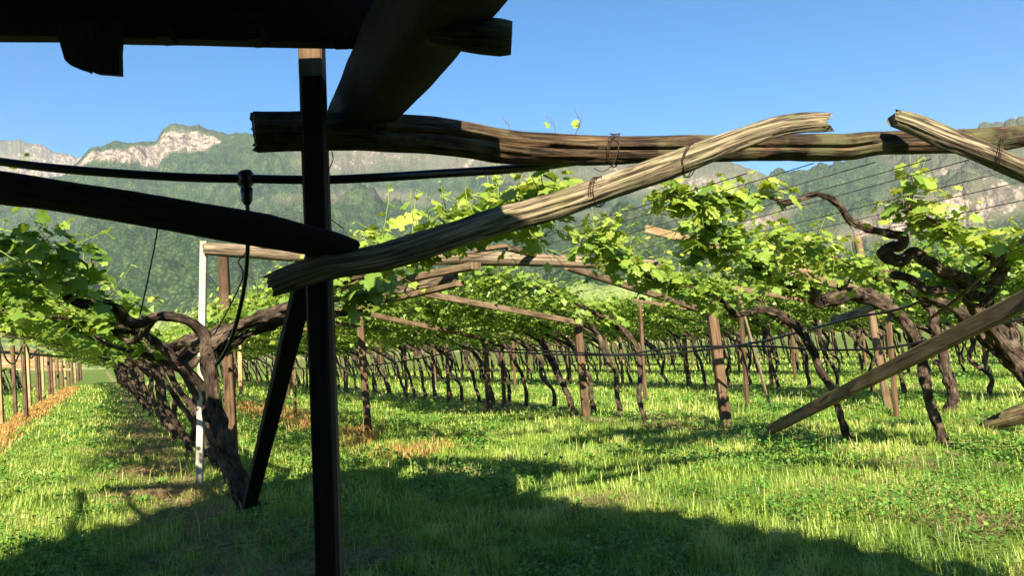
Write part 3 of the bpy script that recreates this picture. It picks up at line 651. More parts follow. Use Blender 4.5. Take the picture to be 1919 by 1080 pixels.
# the rest of the vines as one mass
def mass(far):
    tv = []; tf = []; n = 0; lvp = []; 
    rg = random.Random(5); mbm = MB(); lv = Leaves()
    for d, r_, k, p, t in far:
        lean = rg.uniform(.2, .5); a = p-NV*lean; mbm.tube([p, p-NV*lean*.4+Vector((0, 0, .6)), a+Vector((0, 0, 1.4)), a-NV*1.5+Vector((0, 0, 1.8))], [.05, .045, .05, .03], seg=4, sub=False)
        for q in range(70):
            f = rg.random(); pp = a-NV*(f*3.2)+DV*rg.uniform(-.5, .5); pp.z = 1.5+.7*f+rg.gauss(.1, .14)
            lv.add(pp, Vector((rg.gauss(0, 1), rg.gauss(0, 1), -.3)), Vector((rg.gauss(0, .4), rg.gauss(-.3, .4), 1)), .24*rg.uniform(.7, 1.2), rg.uniform(.25, .8))
    o = mbm.build('distant_vine_trunks', M['bark']); tag(o, 'mass of thin vine trunks at the back of the vineyard', 'vines', kind='stuff')
    o = lv.build('distant_vine_foliage', M['leaf'], False); tag(o, 'mass of vine leaves at the back of the vineyard', 'foliage', kind='stuff')
mass(far)

# ---- hero vines placed from the photograph
def hero_vine(label, trunks, shoots_spec, seed, lsz=.122, base=None):
    rg = random.Random(seed); base = base or P(*trunks[0][0][:3])
    root = empty('grapevine', base, label, 'grapevine', 'old vines close to the camera')
    mb = MB()
    for i, tr in enumerate(trunks):
        if len(tr[0]) == 4:
            pp_ = [P(*p[:3]) for p in tr]; rr_ = [p[3]*p[2]/F/2*.78 for p in tr]; mb.tube(pp_, rr_, seg=20, rough=.26, fine=.34, seed=seed+i, res=.026, freq=9, flute=.30)
            mb.strips(pp_, rr_, int(26*sum((pp_[q+1]-pp_[q]).length for q in range(len(pp_)-1))*min(1, max(rr_)/.05)*2), rg)
    mb.build('trunk', M['bark'], root)
    sh = MB(); lv = Leaves(); cn = MB(); hasc = False
    for sp in shoots_spec:
        pts, n, dirv, spread, ln, ct = sp[:6]; n = int(n*2.05)
        Q = [P(*p[:3]) for p in pts]
        if ct:
            cn = MB(); cn.tube(Q, [ct*(1-.4*i/len(Q)) for i in range(len(Q))], seg=7, rough=.15, fine=.1, seed=seed, res=.06, freq=8); cn.build('cane', M['cane'], root)
        for i in range(n):
            f = (i+rg.random())/n*(len(Q)-1.001); j = int(f); p = Q[j].lerp(Q[j+1], f-j)
            d = Vector(dirv)+Vector((rg.gauss(0, spread), rg.gauss(0, spread), rg.gauss(0, spread*.6)))
            shoot(lv, sh, p, d, ln*rg.uniform(.6, 1.2), lsz, rg, droop=rg.uniform(0, .1), base_t=sp[6] if len(sp) > 6 else .35)
    if lv.p: lv.build('foliage', M['leaf'], True, root, origin=base, sh=sh)
    return root
g = G(462, 962); Dg = (g-EYE).dot(fwd)
hero_vine('dark old vine with a thick forked trunk at the near end of the grass lane',
    [[(472, 985, Dg-.05, 60), (462, 945, Dg, 48), (444, 895, Dg, 42), (420, 830, Dg, 38), (404, 770, Dg, 34), (396, 710, Dg, 32), (392, 665, Dg, 36), (398, 645, Dg, 34)],
     [(392, 665, Dg, 32), (383, 630, Dg, 26), (360, 606, Dg-.1, 22), (325, 594, Dg-.2, 21), (285, 596, Dg-.3, 22), (258, 606, Dg-.4, 24), (235, 602, Dg-.5, 24), (218, 582, Dg-.6, 24), (190, 568, Dg-.7, 20), (155, 570, Dg-.8, 20), (127, 558, Dg-.9, 20), (128, 545, Dg-1, 20), (150, 534, Dg-1.1, 16), (168, 520, Dg-1.2, 14), (172, 495, Dg-1.3, 10)],
     [(402, 650, Dg, 34), (425, 622, Dg, 28), (460, 606, Dg, 26), (500, 590, Dg-.1, 28), (540, 577, Dg-.2, 24), (585, 560, Dg-.3, 18), (640, 530, Dg-.5, 12), (700, 512, Dg-.7, 9)],
     [(405, 668, Dg+.1, 24), (440, 640, Dg+.1, 22), (480, 618, Dg+.1, 20), (540, 600, Dg, 22), (600, 590, Dg-.1, 16), (680, 585, Dg-.1, 10)],
     [(385, 650, Dg+.1, 24), (350, 640, Dg+.4, 24), (320, 655, Dg+.9, 22), (300, 660, Dg+1.5, 22)],
     [(292, 596, Dg-.25, 16), (250, 640, Dg+.2, 14), (215, 625, Dg+.3, 10), (150, 600, Dg, 8), (60, 590, Dg-.3, 7)]],
    [([(168, 500, Dg-1.3), (120, 470, Dg-1.6), (40, 460, Dg-1.9), (-60, 450, Dg-2.1)], 10, (0, .1, .1), .6, .36, .009, .25),
     ([(200, 570, Dg-.6), (120, 540, Dg-1.2), (30, 520, Dg-1.6), (-80, 520, Dg-1.9)], 15, (0, .1, .2), .7, .42, .008, .3),
     ([(250, 610, Dg+.2), (150, 600, Dg), (50, 585, Dg-.3), (-60, 580, Dg-.5)], 13, (0, .2, .2), .7, .4, .007, .4),
     ([(640, 545, Dg-.5), (700, 512, Dg-.7), (800, 480, Dg-1.2), (890, 452, Dg-1.7), (985, 412, Dg-2.1), (1040, 385, Dg-2.3)], 26, (0, .4, .55), .6, .40, .010, .45),
     ([(700, 470, Dg-.8), (850, 430, Dg-1.2), (960, 395, Dg-1.6), (1090, 366, Dg-1.9)], 34, (.1, .3, .45), .6, .38, .006, .5),
     ([(620, 560, Dg-.2), (700, 545, Dg-.3)], 10, (0, -.1, .0), .6, .36, 0, .3),
     ([(480, 590, Dg+.2), (600, 560, Dg+.1)], 6, (0, .1, .3), .6, .35, 0, .4),
     ], 41, base=g, lsz=.13)
hero_vine('twisted black vine at the far right, its arm climbing into a long cane',
    [[(1990, 840, 6.9, 62), (1950, 750, 7.0, 50), (1919, 690, 7.1, 46), (1880, 645, 7.1, 44), (1850, 600, 7.0, 42), (1830, 562, 7.0, 50), (1822, 540, 6.9, 40)],
     [(1840, 565, 6.95, 36), (1858, 535, 6.85, 32), (1876, 508, 6.8, 28), (1882, 493, 6.7, 26), (1862, 490, 6.6, 22)],
     [(1826, 535, 6.9, 32), (1800, 520, 6.8, 27), (1765, 508, 6.7, 27), (1735, 488, 6.65, 25), (1712, 474, 6.6, 24), (1688, 487, 6.6, 26), (1664, 484, 6.6, 30), (1655, 472, 6.55, 27), (1670, 464, 6.5, 24), (1690, 458, 6.5, 22), (1690, 443, 6.45, 20), (1668, 438, 6.4, 18), (1640, 432, 6.4, 16), (1612, 424, 6.35, 15), (1592, 413, 6.3, 16), (1577, 390, 6.25, 14), (1556, 372, 6.2, 13), (1530, 364, 6.15, 13), (1502, 373, 6.1, 10), (1470, 382, 6.0, 10), (1452, 372, 6.0, 6), (1400, 367, 5.9, 5), (1320, 375, 5.8, 4)],
     [(1826, 535, 6.9, 26), (1790, 540, 6.9, 22), (1740, 545, 6.8, 22), (1700, 520, 6.8, 18), (1670, 515, 6.8, 16)],
     [(1863, 490, 6.6, 14), (1840, 470, 6.5, 10), (1800, 440, 6.4, 8), (1730, 405, 6.2, 6), (1690, 380, 6.1, 5)]],
    [([(1465, 378, 6), (1400, 367, 5.9), (1320, 375, 5.8), (1250, 365, 5.7)], 15, (-.2, -.1, .15), .5, .2, .004, .62),
     ([(1340, 375, 5.8), (1230, 360, 5.7)], 12, (-.1, -.1, .0), .5, .3, .004, .4),
     ([(1690, 395, 6.1), (1740, 420, 6.3), (1800, 450, 6.4), (1890, 470, 6.5), (1960, 470, 6.5)], 30, (-.1, .1, .4), .6, .38, .006, .55),
     ([(1700, 400, 6.1), (1715, 350, 6.1)], 4, (0.1, 0, 1), .3, .4, .005, .6),
     ([(1750, 540, 6.8), (1850, 520, 6.9), (1960, 530, 6.9)], 16, (0, .3, .2), .7, .4, 0, .4)], 52)
hero_vine('brown trunk crossing low behind the twisted vine at the far right',
    [[(2000, 830, 8.0, 44), (1960, 745, 8.0, 36), (1916, 701, 8.0, 30), (1880, 668, 8.0, 26), (1851, 640, 8.0, 26), (1825, 612, 8.0, 28), (1802, 588, 7.9, 26), (1765, 567, 7.8, 24), (1722, 554, 7.7, 18), (1672, 530, 7.5, 15), (1640, 520, 7.4, 10)]],
    [([(1722, 554, 7.7), (1640, 520, 7.4), (1560, 480, 7.0), (1480, 455, 6.8)], 18, (-.2, .1, .3), .6, .45, .007, .45)], 57)
g = G(1772, 838); Dg = (g-EYE).dot(fwd)
hero_vine('leaning grey brown vine with a knobbly head, rightmost trunk standing wholly in view',
    [[(1775, 850, Dg, 38), (1768, 828, Dg, 26), (1753, 787, Dg, 22), (1736, 730, Dg, 22), (1726, 672, Dg, 24), (1710, 628, Dg-.05, 24), (1688, 594, Dg-.1, 26), (1660, 573, Dg-.15, 30), (1628, 558, Dg-.2, 36), (1594, 552, Dg-.3, 30), (1560, 560, Dg-.4, 34), (1530, 566, Dg-.5, 26), (1526, 550, Dg-.6, 20), (1505, 538, Dg-.7, 18), (1474, 535, Dg-.8, 12)],
     [(1590, 552, Dg-.3, 22), (1576, 540, Dg-.35, 20), (1586, 524, Dg-.4, 16), (1590, 515, Dg-.4, 14)],
     [(1526, 550, Dg-.6, 10), (1450, 520, Dg-1.1, 8), (1380, 480, Dg-1.6, 6), (1330, 430, Dg-2, 5)]],
    [([(1500, 535, Dg-.7), (1420, 500, Dg-1.3), (1350, 450, Dg-1.9), (1320, 400, Dg-2.2)], 34, (-.1, 0, .25), .55, .4, .006, .4),
     ([(1330, 490, Dg-1.4), (1300, 440, Dg-1.8)], 12, (-.1, -.1, .2), .5, .4, 0, .4),
     ([(1590, 520, Dg-.4), (1500, 480, Dg-1), (1430, 440, Dg-1.5)], 20, (0, .2, .4), .6, .4, .005, .5)], 63, base=g)
g = G(1590, 830); Dg = (g-EYE).dot(fwd)
hero_vine('slender dark vine passing behind the leaning plank',
    [[(1592, 842, Dg, 26), (1588, 822, Dg, 18), (1574, 778, Dg, 15), (1562, 738, Dg, 16), (1541, 701, Dg, 17), (1521, 656, Dg, 18), (1501, 620, Dg, 20), (1476, 599, Dg-.1, 20), (1444, 583, Dg-.2, 18), (1420, 581, Dg-.3, 16), (1400, 588, Dg-.4, 14), (1376, 588, Dg-.5, 15), (1350, 563, Dg-.7, 13), (1301, 542, Dg-.9, 10), (1252, 530, Dg-1.2, 7), (1180, 510, Dg-1.5, 5)],
     [(1430, 582, Dg-.2, 10), (1428, 565, Dg-.2, 8), (1410, 555, Dg-.2, 6)]],
    [([(1350, 563, Dg-.7), (1252, 530, Dg-1.2), (1180, 500, Dg-1.6), (1110, 470, Dg-2.0)], 34, (-.1, 0, .3), .6, .42, .006, .4),
     ([(1130, 470, Dg-2.2), (1110, 440, Dg-2.3)], 9, (0, 0, .4), .5, .4, .005, .5),
     ([(1450, 570, Dg), (1300, 530, Dg-.8), (1200, 520, Dg-1.2)], 18, (0, .3, .1), .6, .4, 0, .3)], 71, base=g)
g = G(1780, 778); Dg = (g-EYE).dot(fwd)
hero_vine('upright brown vine with pale shredded bark behind the knobbly one',
    [[(1782, 790, Dg, 34), (1780, 770, Dg, 28), (1786, 738, Dg, 24), (1775, 705, Dg, 22), (1765, 656, Dg, 20), (1752, 611, Dg, 20), (1742, 575, Dg, 22), (1700, 550, Dg-.3, 14), (1640, 530, Dg-.7, 9)]],
    [([(1742, 560, Dg), (1640, 530, Dg-.7), (1560, 500, Dg-1.2)], 18, (-.1, 0, .3), .6, .45, .006, .4)], 77, base=g)
g = G(1212, 800); Dg = (g-EYE).dot(fwd)
hero_vine('thin crooked vine standing nearest in the middle of the picture',
    [[(1213, 806, Dg, 16), (1208, 785, Dg, 11), (1198, 750, Dg, 10), (1200, 710, Dg, 11), (1198, 670, Dg, 12), (1186, 640, Dg, 14), (1160, 612, Dg-.1, 14), (1120, 590, Dg-.4, 10), (1060, 560, Dg-.8, 7), (980, 530, Dg-1.3, 5)]],
    [([(1160, 610, Dg), (1060, 560, Dg-.8), (980, 530, Dg-1.3), (900, 510, Dg-1.8)], 32, (-.1, 0, .2), .6, .42, .006, .38)], 83, base=g)
g = G(1072, 778); Dg = (g-EYE).dot(fwd)
hero_vine('slim vine bending left beside the red brown post in the middle',
    [[(1072, 785, Dg, 16), (1070, 760, Dg, 12), (1058, 728, Dg, 12), (1038, 690, Dg, 13), (1022, 655, Dg, 13), (1010, 630, Dg, 15), (985, 612, Dg-.2, 12), (930, 590, Dg-.6, 8), (860, 560, Dg-1.2, 5)]],
    [([(1000, 620, Dg-.1), (930, 590, Dg-.6), (860, 560, Dg-1.2), (780, 530, Dg-1.8)], 30, (-.1, 0, .2), .6, .42, .006, .35)], 87, base=g)
hero_vine('pale split vine trunk with shredded bark at the right edge',
    [[(1935, 715, 8.8, 22), (1922, 680, 8.8, 16), (1905, 645, 8.8, 15), (1893, 612, 8.8, 14), (1888, 585, 8.7, 14), (1880, 560, 8.6, 10)]], [([(1888, 580, 8.7), (1850, 530, 8.2)], 4, (0, 0, .4), .6, .4, 0, .4)], 91)
hero_tube('fallen_log', [(1838, 800, 9.7, 12), (1862, 792, 9.6, 26), (1900, 780, 9.5, 34), (1960, 762, 9.4, 38)], M['beam'], 'mossy fallen log lying in the grass at the right edge', 'log', seg=16, rough=.15, fine=.12, flute=.1, seed=44, res=.08)
for (a_, b_, c_, d_, w_, l_) in ((1447, 768, 1386, 556, 5, 'thin pale stake leaning left, between the red brown post and the plank'), (1552, 700, 1530, 560, 4, 'thin pale stake behind the leaning plank'), (1338, 700, 1325, 560, 4, 'thin weathered stake behind the thick red brown post')):
    gpost('thin_stake', a_, b_, c_, d_, w_, M['grey'], l_, round_=True)
_rg = random.Random(2)
for (x_, y_, h_, l_) in ((718, 445, .42, 'tall single shoot rising above the leaves right of the near post'), (775, 415, .22, 'short curled shoot above the leaves behind the pale log'), (838, 400, .25, 'upright yellow shoot tip in front of the mountain'), (930, 360, .26, 'upright shoot touching the underside of the beam'), (30, 345, .22, 'small yellow sprig beside the black pipe at the left edge'), (62, 375, .2, 'small bright leaf tuft above the sloping log at the left edge')):
    p_ = P(x_, y_, 5.2); lv_ = Leaves(); sh_ = MB(); shoot(lv_, sh_, p_, Vector((_rg.uniform(-.15, .15), 0, 1)), h_, .062, _rg, base_t=.55, step=.055); r_ = empty('vine_shoot', p_, l_, 'vine shoot'); lv_.build('foliage', M['leaf'], True, r_, origin=p_, sh=sh_)
# small sprigs above the beam
sp = [(1078, 246, 4.36, (.3, 0, 1), .16), (1040, 246, 4.34, (-.2, 0, 1), .11), (950, 240, 4.25, (.1, 0, 1), .07)]
for i, (x_, y_, D_, d_, l_) in enumerate(sp):
    rg = random.Random(i+3); root = empty('vine_sprig', P(x_, y_, D_), ['forked sprig with yellow leaves standing on the cracked beam', 'single curling tendril with one yellow leaf on the beam', 'tiny pale tendril on the beam near its shaded part'][i], 'sprig')
    mb = MB(); b0 = P(x_, y_, D_)-Vector((0, 0, .02)); d = Vector(d_); mb.tube([b0, b0+d*l_*.5+Vector((.01, 0, 0)), b0+d*l_], [.0025, .002, .001], seg=5, res=.02)
    mb.tube([b0+d*l_*.55, b0+d*l_*.6+Vector((-.03, 0, .05))], [.0018, .001], seg=4, sub=False); mb.build('stem', M['cane'], root)
    if i < 2:
        lv = Leaves(); [lv.add(b0+d*rg.uniform(.02, .06)+Vector((rg.uniform(-.03, .03), -.01, .02)), Vector((rg.gauss(0, 1), -.3, .2)), Vector((0, -1, .6)), .04, .8) for _ in range(3 if i == 0 else 1)]
        lv.build('leaves', M['leaf'], True, root, origin=P(x_, y_, D_))

# ================================================================== POSTS, ARMS of the pergola rows
def arm_frame(o, t, label, group, wing=3.9, edge=True, cz=1.66, ez=2.25, sgn=-1, w=.07, centre=True, mat='post', lean=0):
    base = ROW(o-.45, t); root = empty('pergola_frame', base, label, 'pergola frame', group)
    if centre:
        mb = MB(); tp = Vector((base.x, base.y, 1.74))-NV*lean; mb.rect(base-Vector((0, 0, .15)), tp, w, w, DV, fine=.03, seed=t); mb.build('centre_post', M[mat], root)
    e = base+NV*(sgn*wing); e.z = ez; a = base+NV*(-sgn*.15); a.z = cz; off = DV*(.5*w+.03)
    mb = MB(); mb.rect(a+off, e+off, .045, .08, fine=.03, seed=t+1); mb.build('arm_board', M['board'], root)
    if edge:
        mb = MB(); g_ = ROW(o-.45+sgn*(wing-.12), t); mb.rect(g_-Vector((0, 0, .15)), Vector((g_.x, g_.y, ez-.06)), w*.9, w*.9, DV, fine=.03, seed=t+2); mb.build('edge_post', M[mat], root)
    return root
FN = {2: 'second', 3: 'third', 4: 'fourth', 5: 'fifth', 6: 'sixth'}
for r_ in (2, 3, 4, 5, 6):
    o, t0, t1 = ROWS[r_]; t = {2: 15.3, 3: 8, 4: 10, 5: 13, 6: 17}[r_]; k = 0
    while t < 55:
        p = ROW(o, t)
        if inview(p, 2):
            lab = ('brown post with slanting board, %s such frame along the leaning trunks' % ORD[k]) if (r_ == 2 and k < 6) else 'brown post with slanting board far down '+RN[r_]
            arm_frame(o, t, lab, 'frames in '+RN[r_], edge=(k % 3 == 1) or r_ > 2 and k % 2 == 0); k += 1
        t += 3.1
# row 2 near posts from the photograph
gpost('wooden_post', 1363, 803, 1331, 566, 19, M['post'], 'thick red brown post, tallest in the middle ground, left of the leaning plank')
gpost('wooden_post', 1100, 790, 1083, 612, 15, M['post'], 'red brown post standing near the middle of the picture')
gpost('wooden_post', 918, 772, 908, 640, 12, M['post'], 'slim dark brown post between thin vines left of centre')
gpost('wooden_post', 692, 822, 674, 590, 14, M['post'], 'square brown post alone in dry grass right of the dark near post')
gpost('round_post', 1667, 772, 1606, 440, 15, M['board'], 'tall round tan post leaning left, behind the leaning plank', round_=True)
gpost('wooden_post', 540, 752, 535, 628, 9, M['post'], 'small brown post seen through the gap left of the near post')
gpost('wooden_post', 452, 742, 449, 640, 8, M['palepost'], 'short pale post just right of the square brown post')
gpost('round_post', 1596, 400, 1592, 402, 9, M['palepost'], 'x', D=11) if False else None
slat([(676, 586, 12.4), (900, 634, 14.6)], .05, .075, 'slanting board from the lone post toward the slim dark post')
slat([(738, 540, 10.6), (1090, 606, 13.3)], .06, .085, 'long slanting board ending at the middle post')
slat([(1062, 500, 8.8), (1335, 588, 11.5)], .06, .075, 'dark slanting board running down to the thick red brown post')
slat([(1668, 566, 9.6), (1560, 600, 12)], .05, .09, 'short board behind the knobbly vine head', 'grey')
# left edge posts (row 1)
lp = [(4, 800, 612), (30, 780, 648), (50, 792, 640), (57, 770, 650), (72, 758, 664), (76, 757, 655), (83, 748, 668), (94, 745, 668), (99, 742, 667), (104, 738, 672), (110, 734, 670), (118, 730, 672), (124, 727, 675), (130, 724, 675), (136, 720, 677), (142, 718, 678), (148, 716, 680), (152, 714, 681)]
for i, (x_, yb, yt) in enumerate(lp):
    lab = 'slim post in the dry grass strip, %s from the left edge' % ORD[i] if i < 12 else 'slim brown post at the far end of the dry grass strip'
    g_ = G(x_, yb); D_ = (g_-EYE).dot(fwd); w_ = max(3.5, .10/D_*F)
    gpost('trellis_post', x_, yb, x_-(yb-yt)*.05, yt, w_, M['post'] if i % 3 else M['palepost'], lab, group='posts along the dry grass strip')
slat([(-60, 602, 13), (198, 664, 17)], .05, .10, 'upper slanting board at the far left edge', 'grey')
slat([(2, 628, 17), (238, 657, 21)], .05, .10, 'second slanting board over the slim posts at left', 'grey')
slat([(0, 660, 26), (160, 672, 32)], .05, .10, 'level pale slat behind the slim posts at left', 'palepost')
for k in range(8):
    y_ = 655+k*5; slat([(-40, y_+2, 32+3*k), (70+k*9, y_+3, 34+3*k)], .05, .14, 'stacked level slats far off behind the slim posts', 'palepost', group='far slats behind the slim posts')
for k in range(5):
    t = 26+k*3.2; slat_a = ROW(-1.6, t, 2.0); slat_b = ROW(.9, t, 1.72); mb = MB(); mb.rect(slat_a, slat_b, .05, .09, fine=.02, seed=t)
    tag(mb.build('rafter_board', M['grey'], loc=slat_a), 'pale slanting board over the far end of the grass lane', 'board', 'boards over the far grass lane')
hero_tube('drip_hose', [(-10, 610, 16, 3.2), (10, 670, 16, 3.2), (26, 682, 16.5, 3.2), (35, 665, 17, 3.2), (42, 650, 17, 3.2), (50, 646, 17, 3.2)], M['pipe'], 'dark hose looped between the first slim posts at left', 'hose', seg=6)
hero_tube('drip_hose', [(50, 648, 18, 3), (58, 672, 18.5, 3), (66, 660, 19, 3), (72, 655, 19, 3)], M['pipe'], 'second small hose loop between the slim posts at left', 'hose', seg=6)
# hoses along row 2
hero_tube('drip_hose', [(1960, 420, 6.4, 6), (1870, 474, 6.8, 6), (1800, 520, 7.2, 6), (1700, 575, 8, 5), (1600, 596, 8.8, 5), (1500, 622, 9.6, 5), (1400, 645, 10.4, 4.5), (1240, 664, 11.6, 4), (1100, 666, 12.8, 3.6), (960, 661, 14, 3.2), (860, 655, 16, 3), (800, 670, 17, 2.6), (650, 690, 18, 2.4), (520, 690, 22, 2)], M['pipe'], 'long black drip hose sagging along the leaning vine row', 'hose', seg=6, res=.15)
hero_tube('drip_hose', [(1960, 590, 7.4, 5), (1850, 612, 7.9, 5), (1750, 636, 8.4, 5), (1650, 654, 9, 4.5), (1540, 656, 9.6, 4), (1440, 650, 10.2, 4), (1320, 650, 11, 4), (1240, 655, 11.8, 3.6), (1160, 665, 12.4, 3.4), (1060, 660, 13.4, 3), (960, 655, 14.4, 3)], M['pipe'], 'lower black drip hose passing behind the leaning plank', 'hose', seg=6, res=.15)
# wires running with the rows from the beam
ends = [(1640, 304), (1525, 306), (1745, 298), (1815, 300), (1885, 322), (1960, 330), (2040, 350), (1400, 325), (1180, 312)]
for i, (x_, y_) in enumerate(ends):
    a = P(x_, y_, DB(x_)+.05); o_ = a.dot(NV); t_ = a.dot(DV)
    zz = 2.28 - max(0, (o_-3.8))*.14
    pts = [a, ROW(o_, t_+4, a.z*.6+zz*.4-.03), ROW(o_, t_+9, zz-.02), ROW(o_, t_+16, zz), ROW(o_, t_+40, zz)]
    mb = MB(); mb.tube(pts, .0032, seg=5, res=1.0, rough=.0)
    tag(mb.build('trellis_wire', M['wire'], loc=a), 'thin trellis wire, %s of those running from the long beam' % ORD[i], 'wire', 'trellis wires stretched from the beam')
hero_tube('support_wire', [(1960, 425, 6.2, 7), (1900, 462, 6.3, 7), (1858, 500, 6.5, 7), (1800, 555, 6.8, 6), (1740, 600, 7.1, 6)], M['cane'], 'stiff dark cane tied up to the twisted vine at the far right', 'cane', seg=7)

# ================================================================== GRASS AND GROUND COVER
def blades(name, pos, h, w, lean, mat, tint, label, cat):
    n = len(pos); az = nrs.uniform(0, 2*np.pi, n); d = np.stack([np.cos(az), np.sin(az), np.zeros(n)], 1); s_ = np.stack([-np.sin(az), np.cos(az), np.zeros(n)], 1)
    up_ = np.array([0, 0, 1.0])
    ln = lean*nrs.uniform(.3, 1.4, n)
    p0 = pos; p1 = pos+d*(h*ln*.30)[:, None]+up_*(h*.58)[:, None]; p2 = pos+d*(h*ln)[:, None]+up_*(h*np.clip(1-.35*ln*ln, .25, 1))[:, None]
    a = s_*(w/2)[:, None]
    v = np.stack([p0-a, p0+a, p1-a*.75, p1+a*.75, p2], 1).reshape(-1, 3)
    b = (np.arange(n)*5)[:, None, None]; f = (np.array([[0, 1, 3], [0, 3, 2], [2, 3, 4]])[None]+b).reshape(-1, 3)
    o = npmesh(name, v, f, mat, np.repeat(tint, 5)); tag(o, label, cat, kind='stuff'); return o
def fieldpts(n, y0, y1, spread=.70, pad=.6):
    y = np.sqrt(nrs.uniform(y0*y0, y1*y1, n)); x = nrs.uniform(-1, 1, n)*(y*spread+pad); return x, y
def gzv(x, y): return np.array([gz(a, b) for a, b in zip(x, y)])
def nz(x, y, s, sd): return np.array([noise.noise(Vector((a*s, b*s, sd))) for a, b in zip(x, y)])
def rowdist(x, y, o0): return np.abs(x*NV.x+y*NV.y-o0)
BARE = []
for bx, by, br in ((262, 850, .6), (275, 890, .6), (300, 930, .55), (320, 975, .35), (560, 1000, .4), (620, 1060, .4), (1860, 985, .35), (1120, 950, .25), (1700, 880, .3), (1250, 806, .3), (1860, 800, .5)):
    g_ = G(bx, by); BARE.append((g_.x, g_.y, br))
allp = []; hh = []; ww = []; tt = []
for (y0, y1, n, hs, wsz) in ((3.3, 7, 100000, .085, .0044), (7, 13, 135000, .08, .007), (13, 26, 120000, .085, .013), (26, 60, 80000, .12, .03)):
    x, y = fieldpts(n, y0, y1); c = nz(x, y, 1.1, 1.0); c2 = nz(x, y, 4.0, 9.0)
    bare = np.zeros(n)
    for bx, by, br in BARE: bare = np.maximum(bare, 1.7*np.exp(-((x-bx)**2+(y-by)**2)/br**2))
    for o0, w0 in ((.65, .4), (8.0, .35), (14.8, .35), (21.5, .35)):
        bare = np.maximum(bare, np.clip(1.3-rowdist(x, y, o0)/w0, 0, 1))
    keep = nrs.rand(n) < np.clip(.62+.8*c2+.3*c, .12, 1)*np.clip(1-.55*bare, .04, 1); x = x[keep]; y = y[keep]; c = c[keep]; c2 = c2[keep]; k = len(x)
    z = gzv(x, y)-.005; allp.append(np.stack([x, y, z], 1))
    hh.append(hs*nrs.uniform(.4, 1.5, k)*(1+1.1*np.clip(c2, -.5, .8))); ww.append(wsz*nrs.uniform(.6, 1.4, k)); tt.append(np.clip(.52+.55*c+.25*c2+nrs.normal(0, .17, k), 0, 1))
blades('grass', np.concatenate(allp), np.concatenate(hh), np.concatenate(ww), .8, M['grass'], np.concatenate(tt), 'bright green meadow grass between the vine rows', 'grass')
# clover and broad weeds in patches
tv = np.array([(0, 0, 0), (.5, .45, .08), (.35, .95, .02), (-.35, .95, .02), (-.5, .45, .08)]); tf = np.array([[0, 1, 2], [0, 2, 3], [0, 3, 4]])
vs = []; ts = []; fs = []; off = 0
for (y0, y1, n, sz) in ((3.4, 8, 36000, .024), (8, 15, 42000, .034), (15, 30, 24000, .07)):
    x, y = fieldpts(n, y0, y1); c = nz(x, y, .8, 21.0)+.5*nz(x, y, 2.6, 4.0); keep = (c > .18) & (rowdist(x, y, .6) > .4); x = x[keep]; y = y[keep]; k = len(x)
    zz = gzv(x, y)+nrs.uniform(.03, .11, k)*(1+1.2*np.clip(c[keep], 0, .6)); pos = np.stack([x, y, zz], 1); yd = nrs.normal(0, 1, (k, 3)); yd[:, 2] *= .25
    nm = np.stack([nrs.normal(0, .35, k), nrs.normal(-.2, .35, k), np.ones(k)], 1)
    v, f, t = scatter((tv, tf), pos, yd, nm, sz*nrs.uniform(.6, 1.4, k), np.clip(nrs.normal(.45, .25, k), 0, 1)); vs.append(v); fs.append(f+off); ts.append(t); off += len(v)
o = npmesh('clover', np.concatenate(vs), np.concatenate(fs), M['weed'], np.concatenate(ts)); tag(o, 'patches of darker clover and low weeds in the grass', 'clover', kind='stuff')
# broad dandelion-like rosettes
wd = Leaves()
tvw = np.array([(0, 0, 0), (.07, .3, .14), (.13, .65, .16), (0, 1, -.02), (-.13, .65, .16), (-.07, .3, .14)]); tfw = np.array([[0, 1, 5], [1, 2, 5], [2, 4, 5], [2, 3, 4]])
P_, Y_, N_, S_, T_ = [], [], [], [], []
xs, ys = fieldpts(420, 3.8, 15)
for x_, y_ in list(zip(xs, ys))+[((p.x), p.y) for p in (G(1470, 850), G(1500, 838), G(1420, 845), G(940, 930), G(840, 895), G(1600, 905))]:
    n = rnd.randrange(6, 13); big = rnd.uniform(.06, .15); z_ = gz(x_, y_)+.02
    for k in range(n):
        a = rnd.uniform(0, 6.28); P_.append((x_, y_, z_)); Y_.append((math.cos(a), math.sin(a), rnd.uniform(.1, .8))); N_.append((-math.cos(a)*.5, -math.sin(a)*.5, 1)); S_.append(big*rnd.uniform(.7, 1.2)); T_.append(rnd.uniform(.1, .8))
v, f, t = scatter((tvw, tfw), np.array(P_), np.array(Y_), np.array(N_), np.array(S_), np.array(T_)); o = npmesh('broadleaf_weeds', v, f, M['weed'], t); tag(o, 'scattered broad leaf weeds standing in the grass', 'weeds', kind='stuff')
x, y = fieldpts(2600, 3.6, 16); c = nz(x, y, .7, 51.0); k_ = c > .02; x = x[k_]; y = y[k_]; k = len(x)
blades('tall_grass_stalks', np.stack([x, y, gzv(x, y)], 1), nrs.uniform(.14, .30, k), .0022+.0006*np.hypot(x, y), .55, M['grass'], nrs.uniform(.55, 1, k), 'taller pale grass stalks standing above the short grass', 'grass stalks')
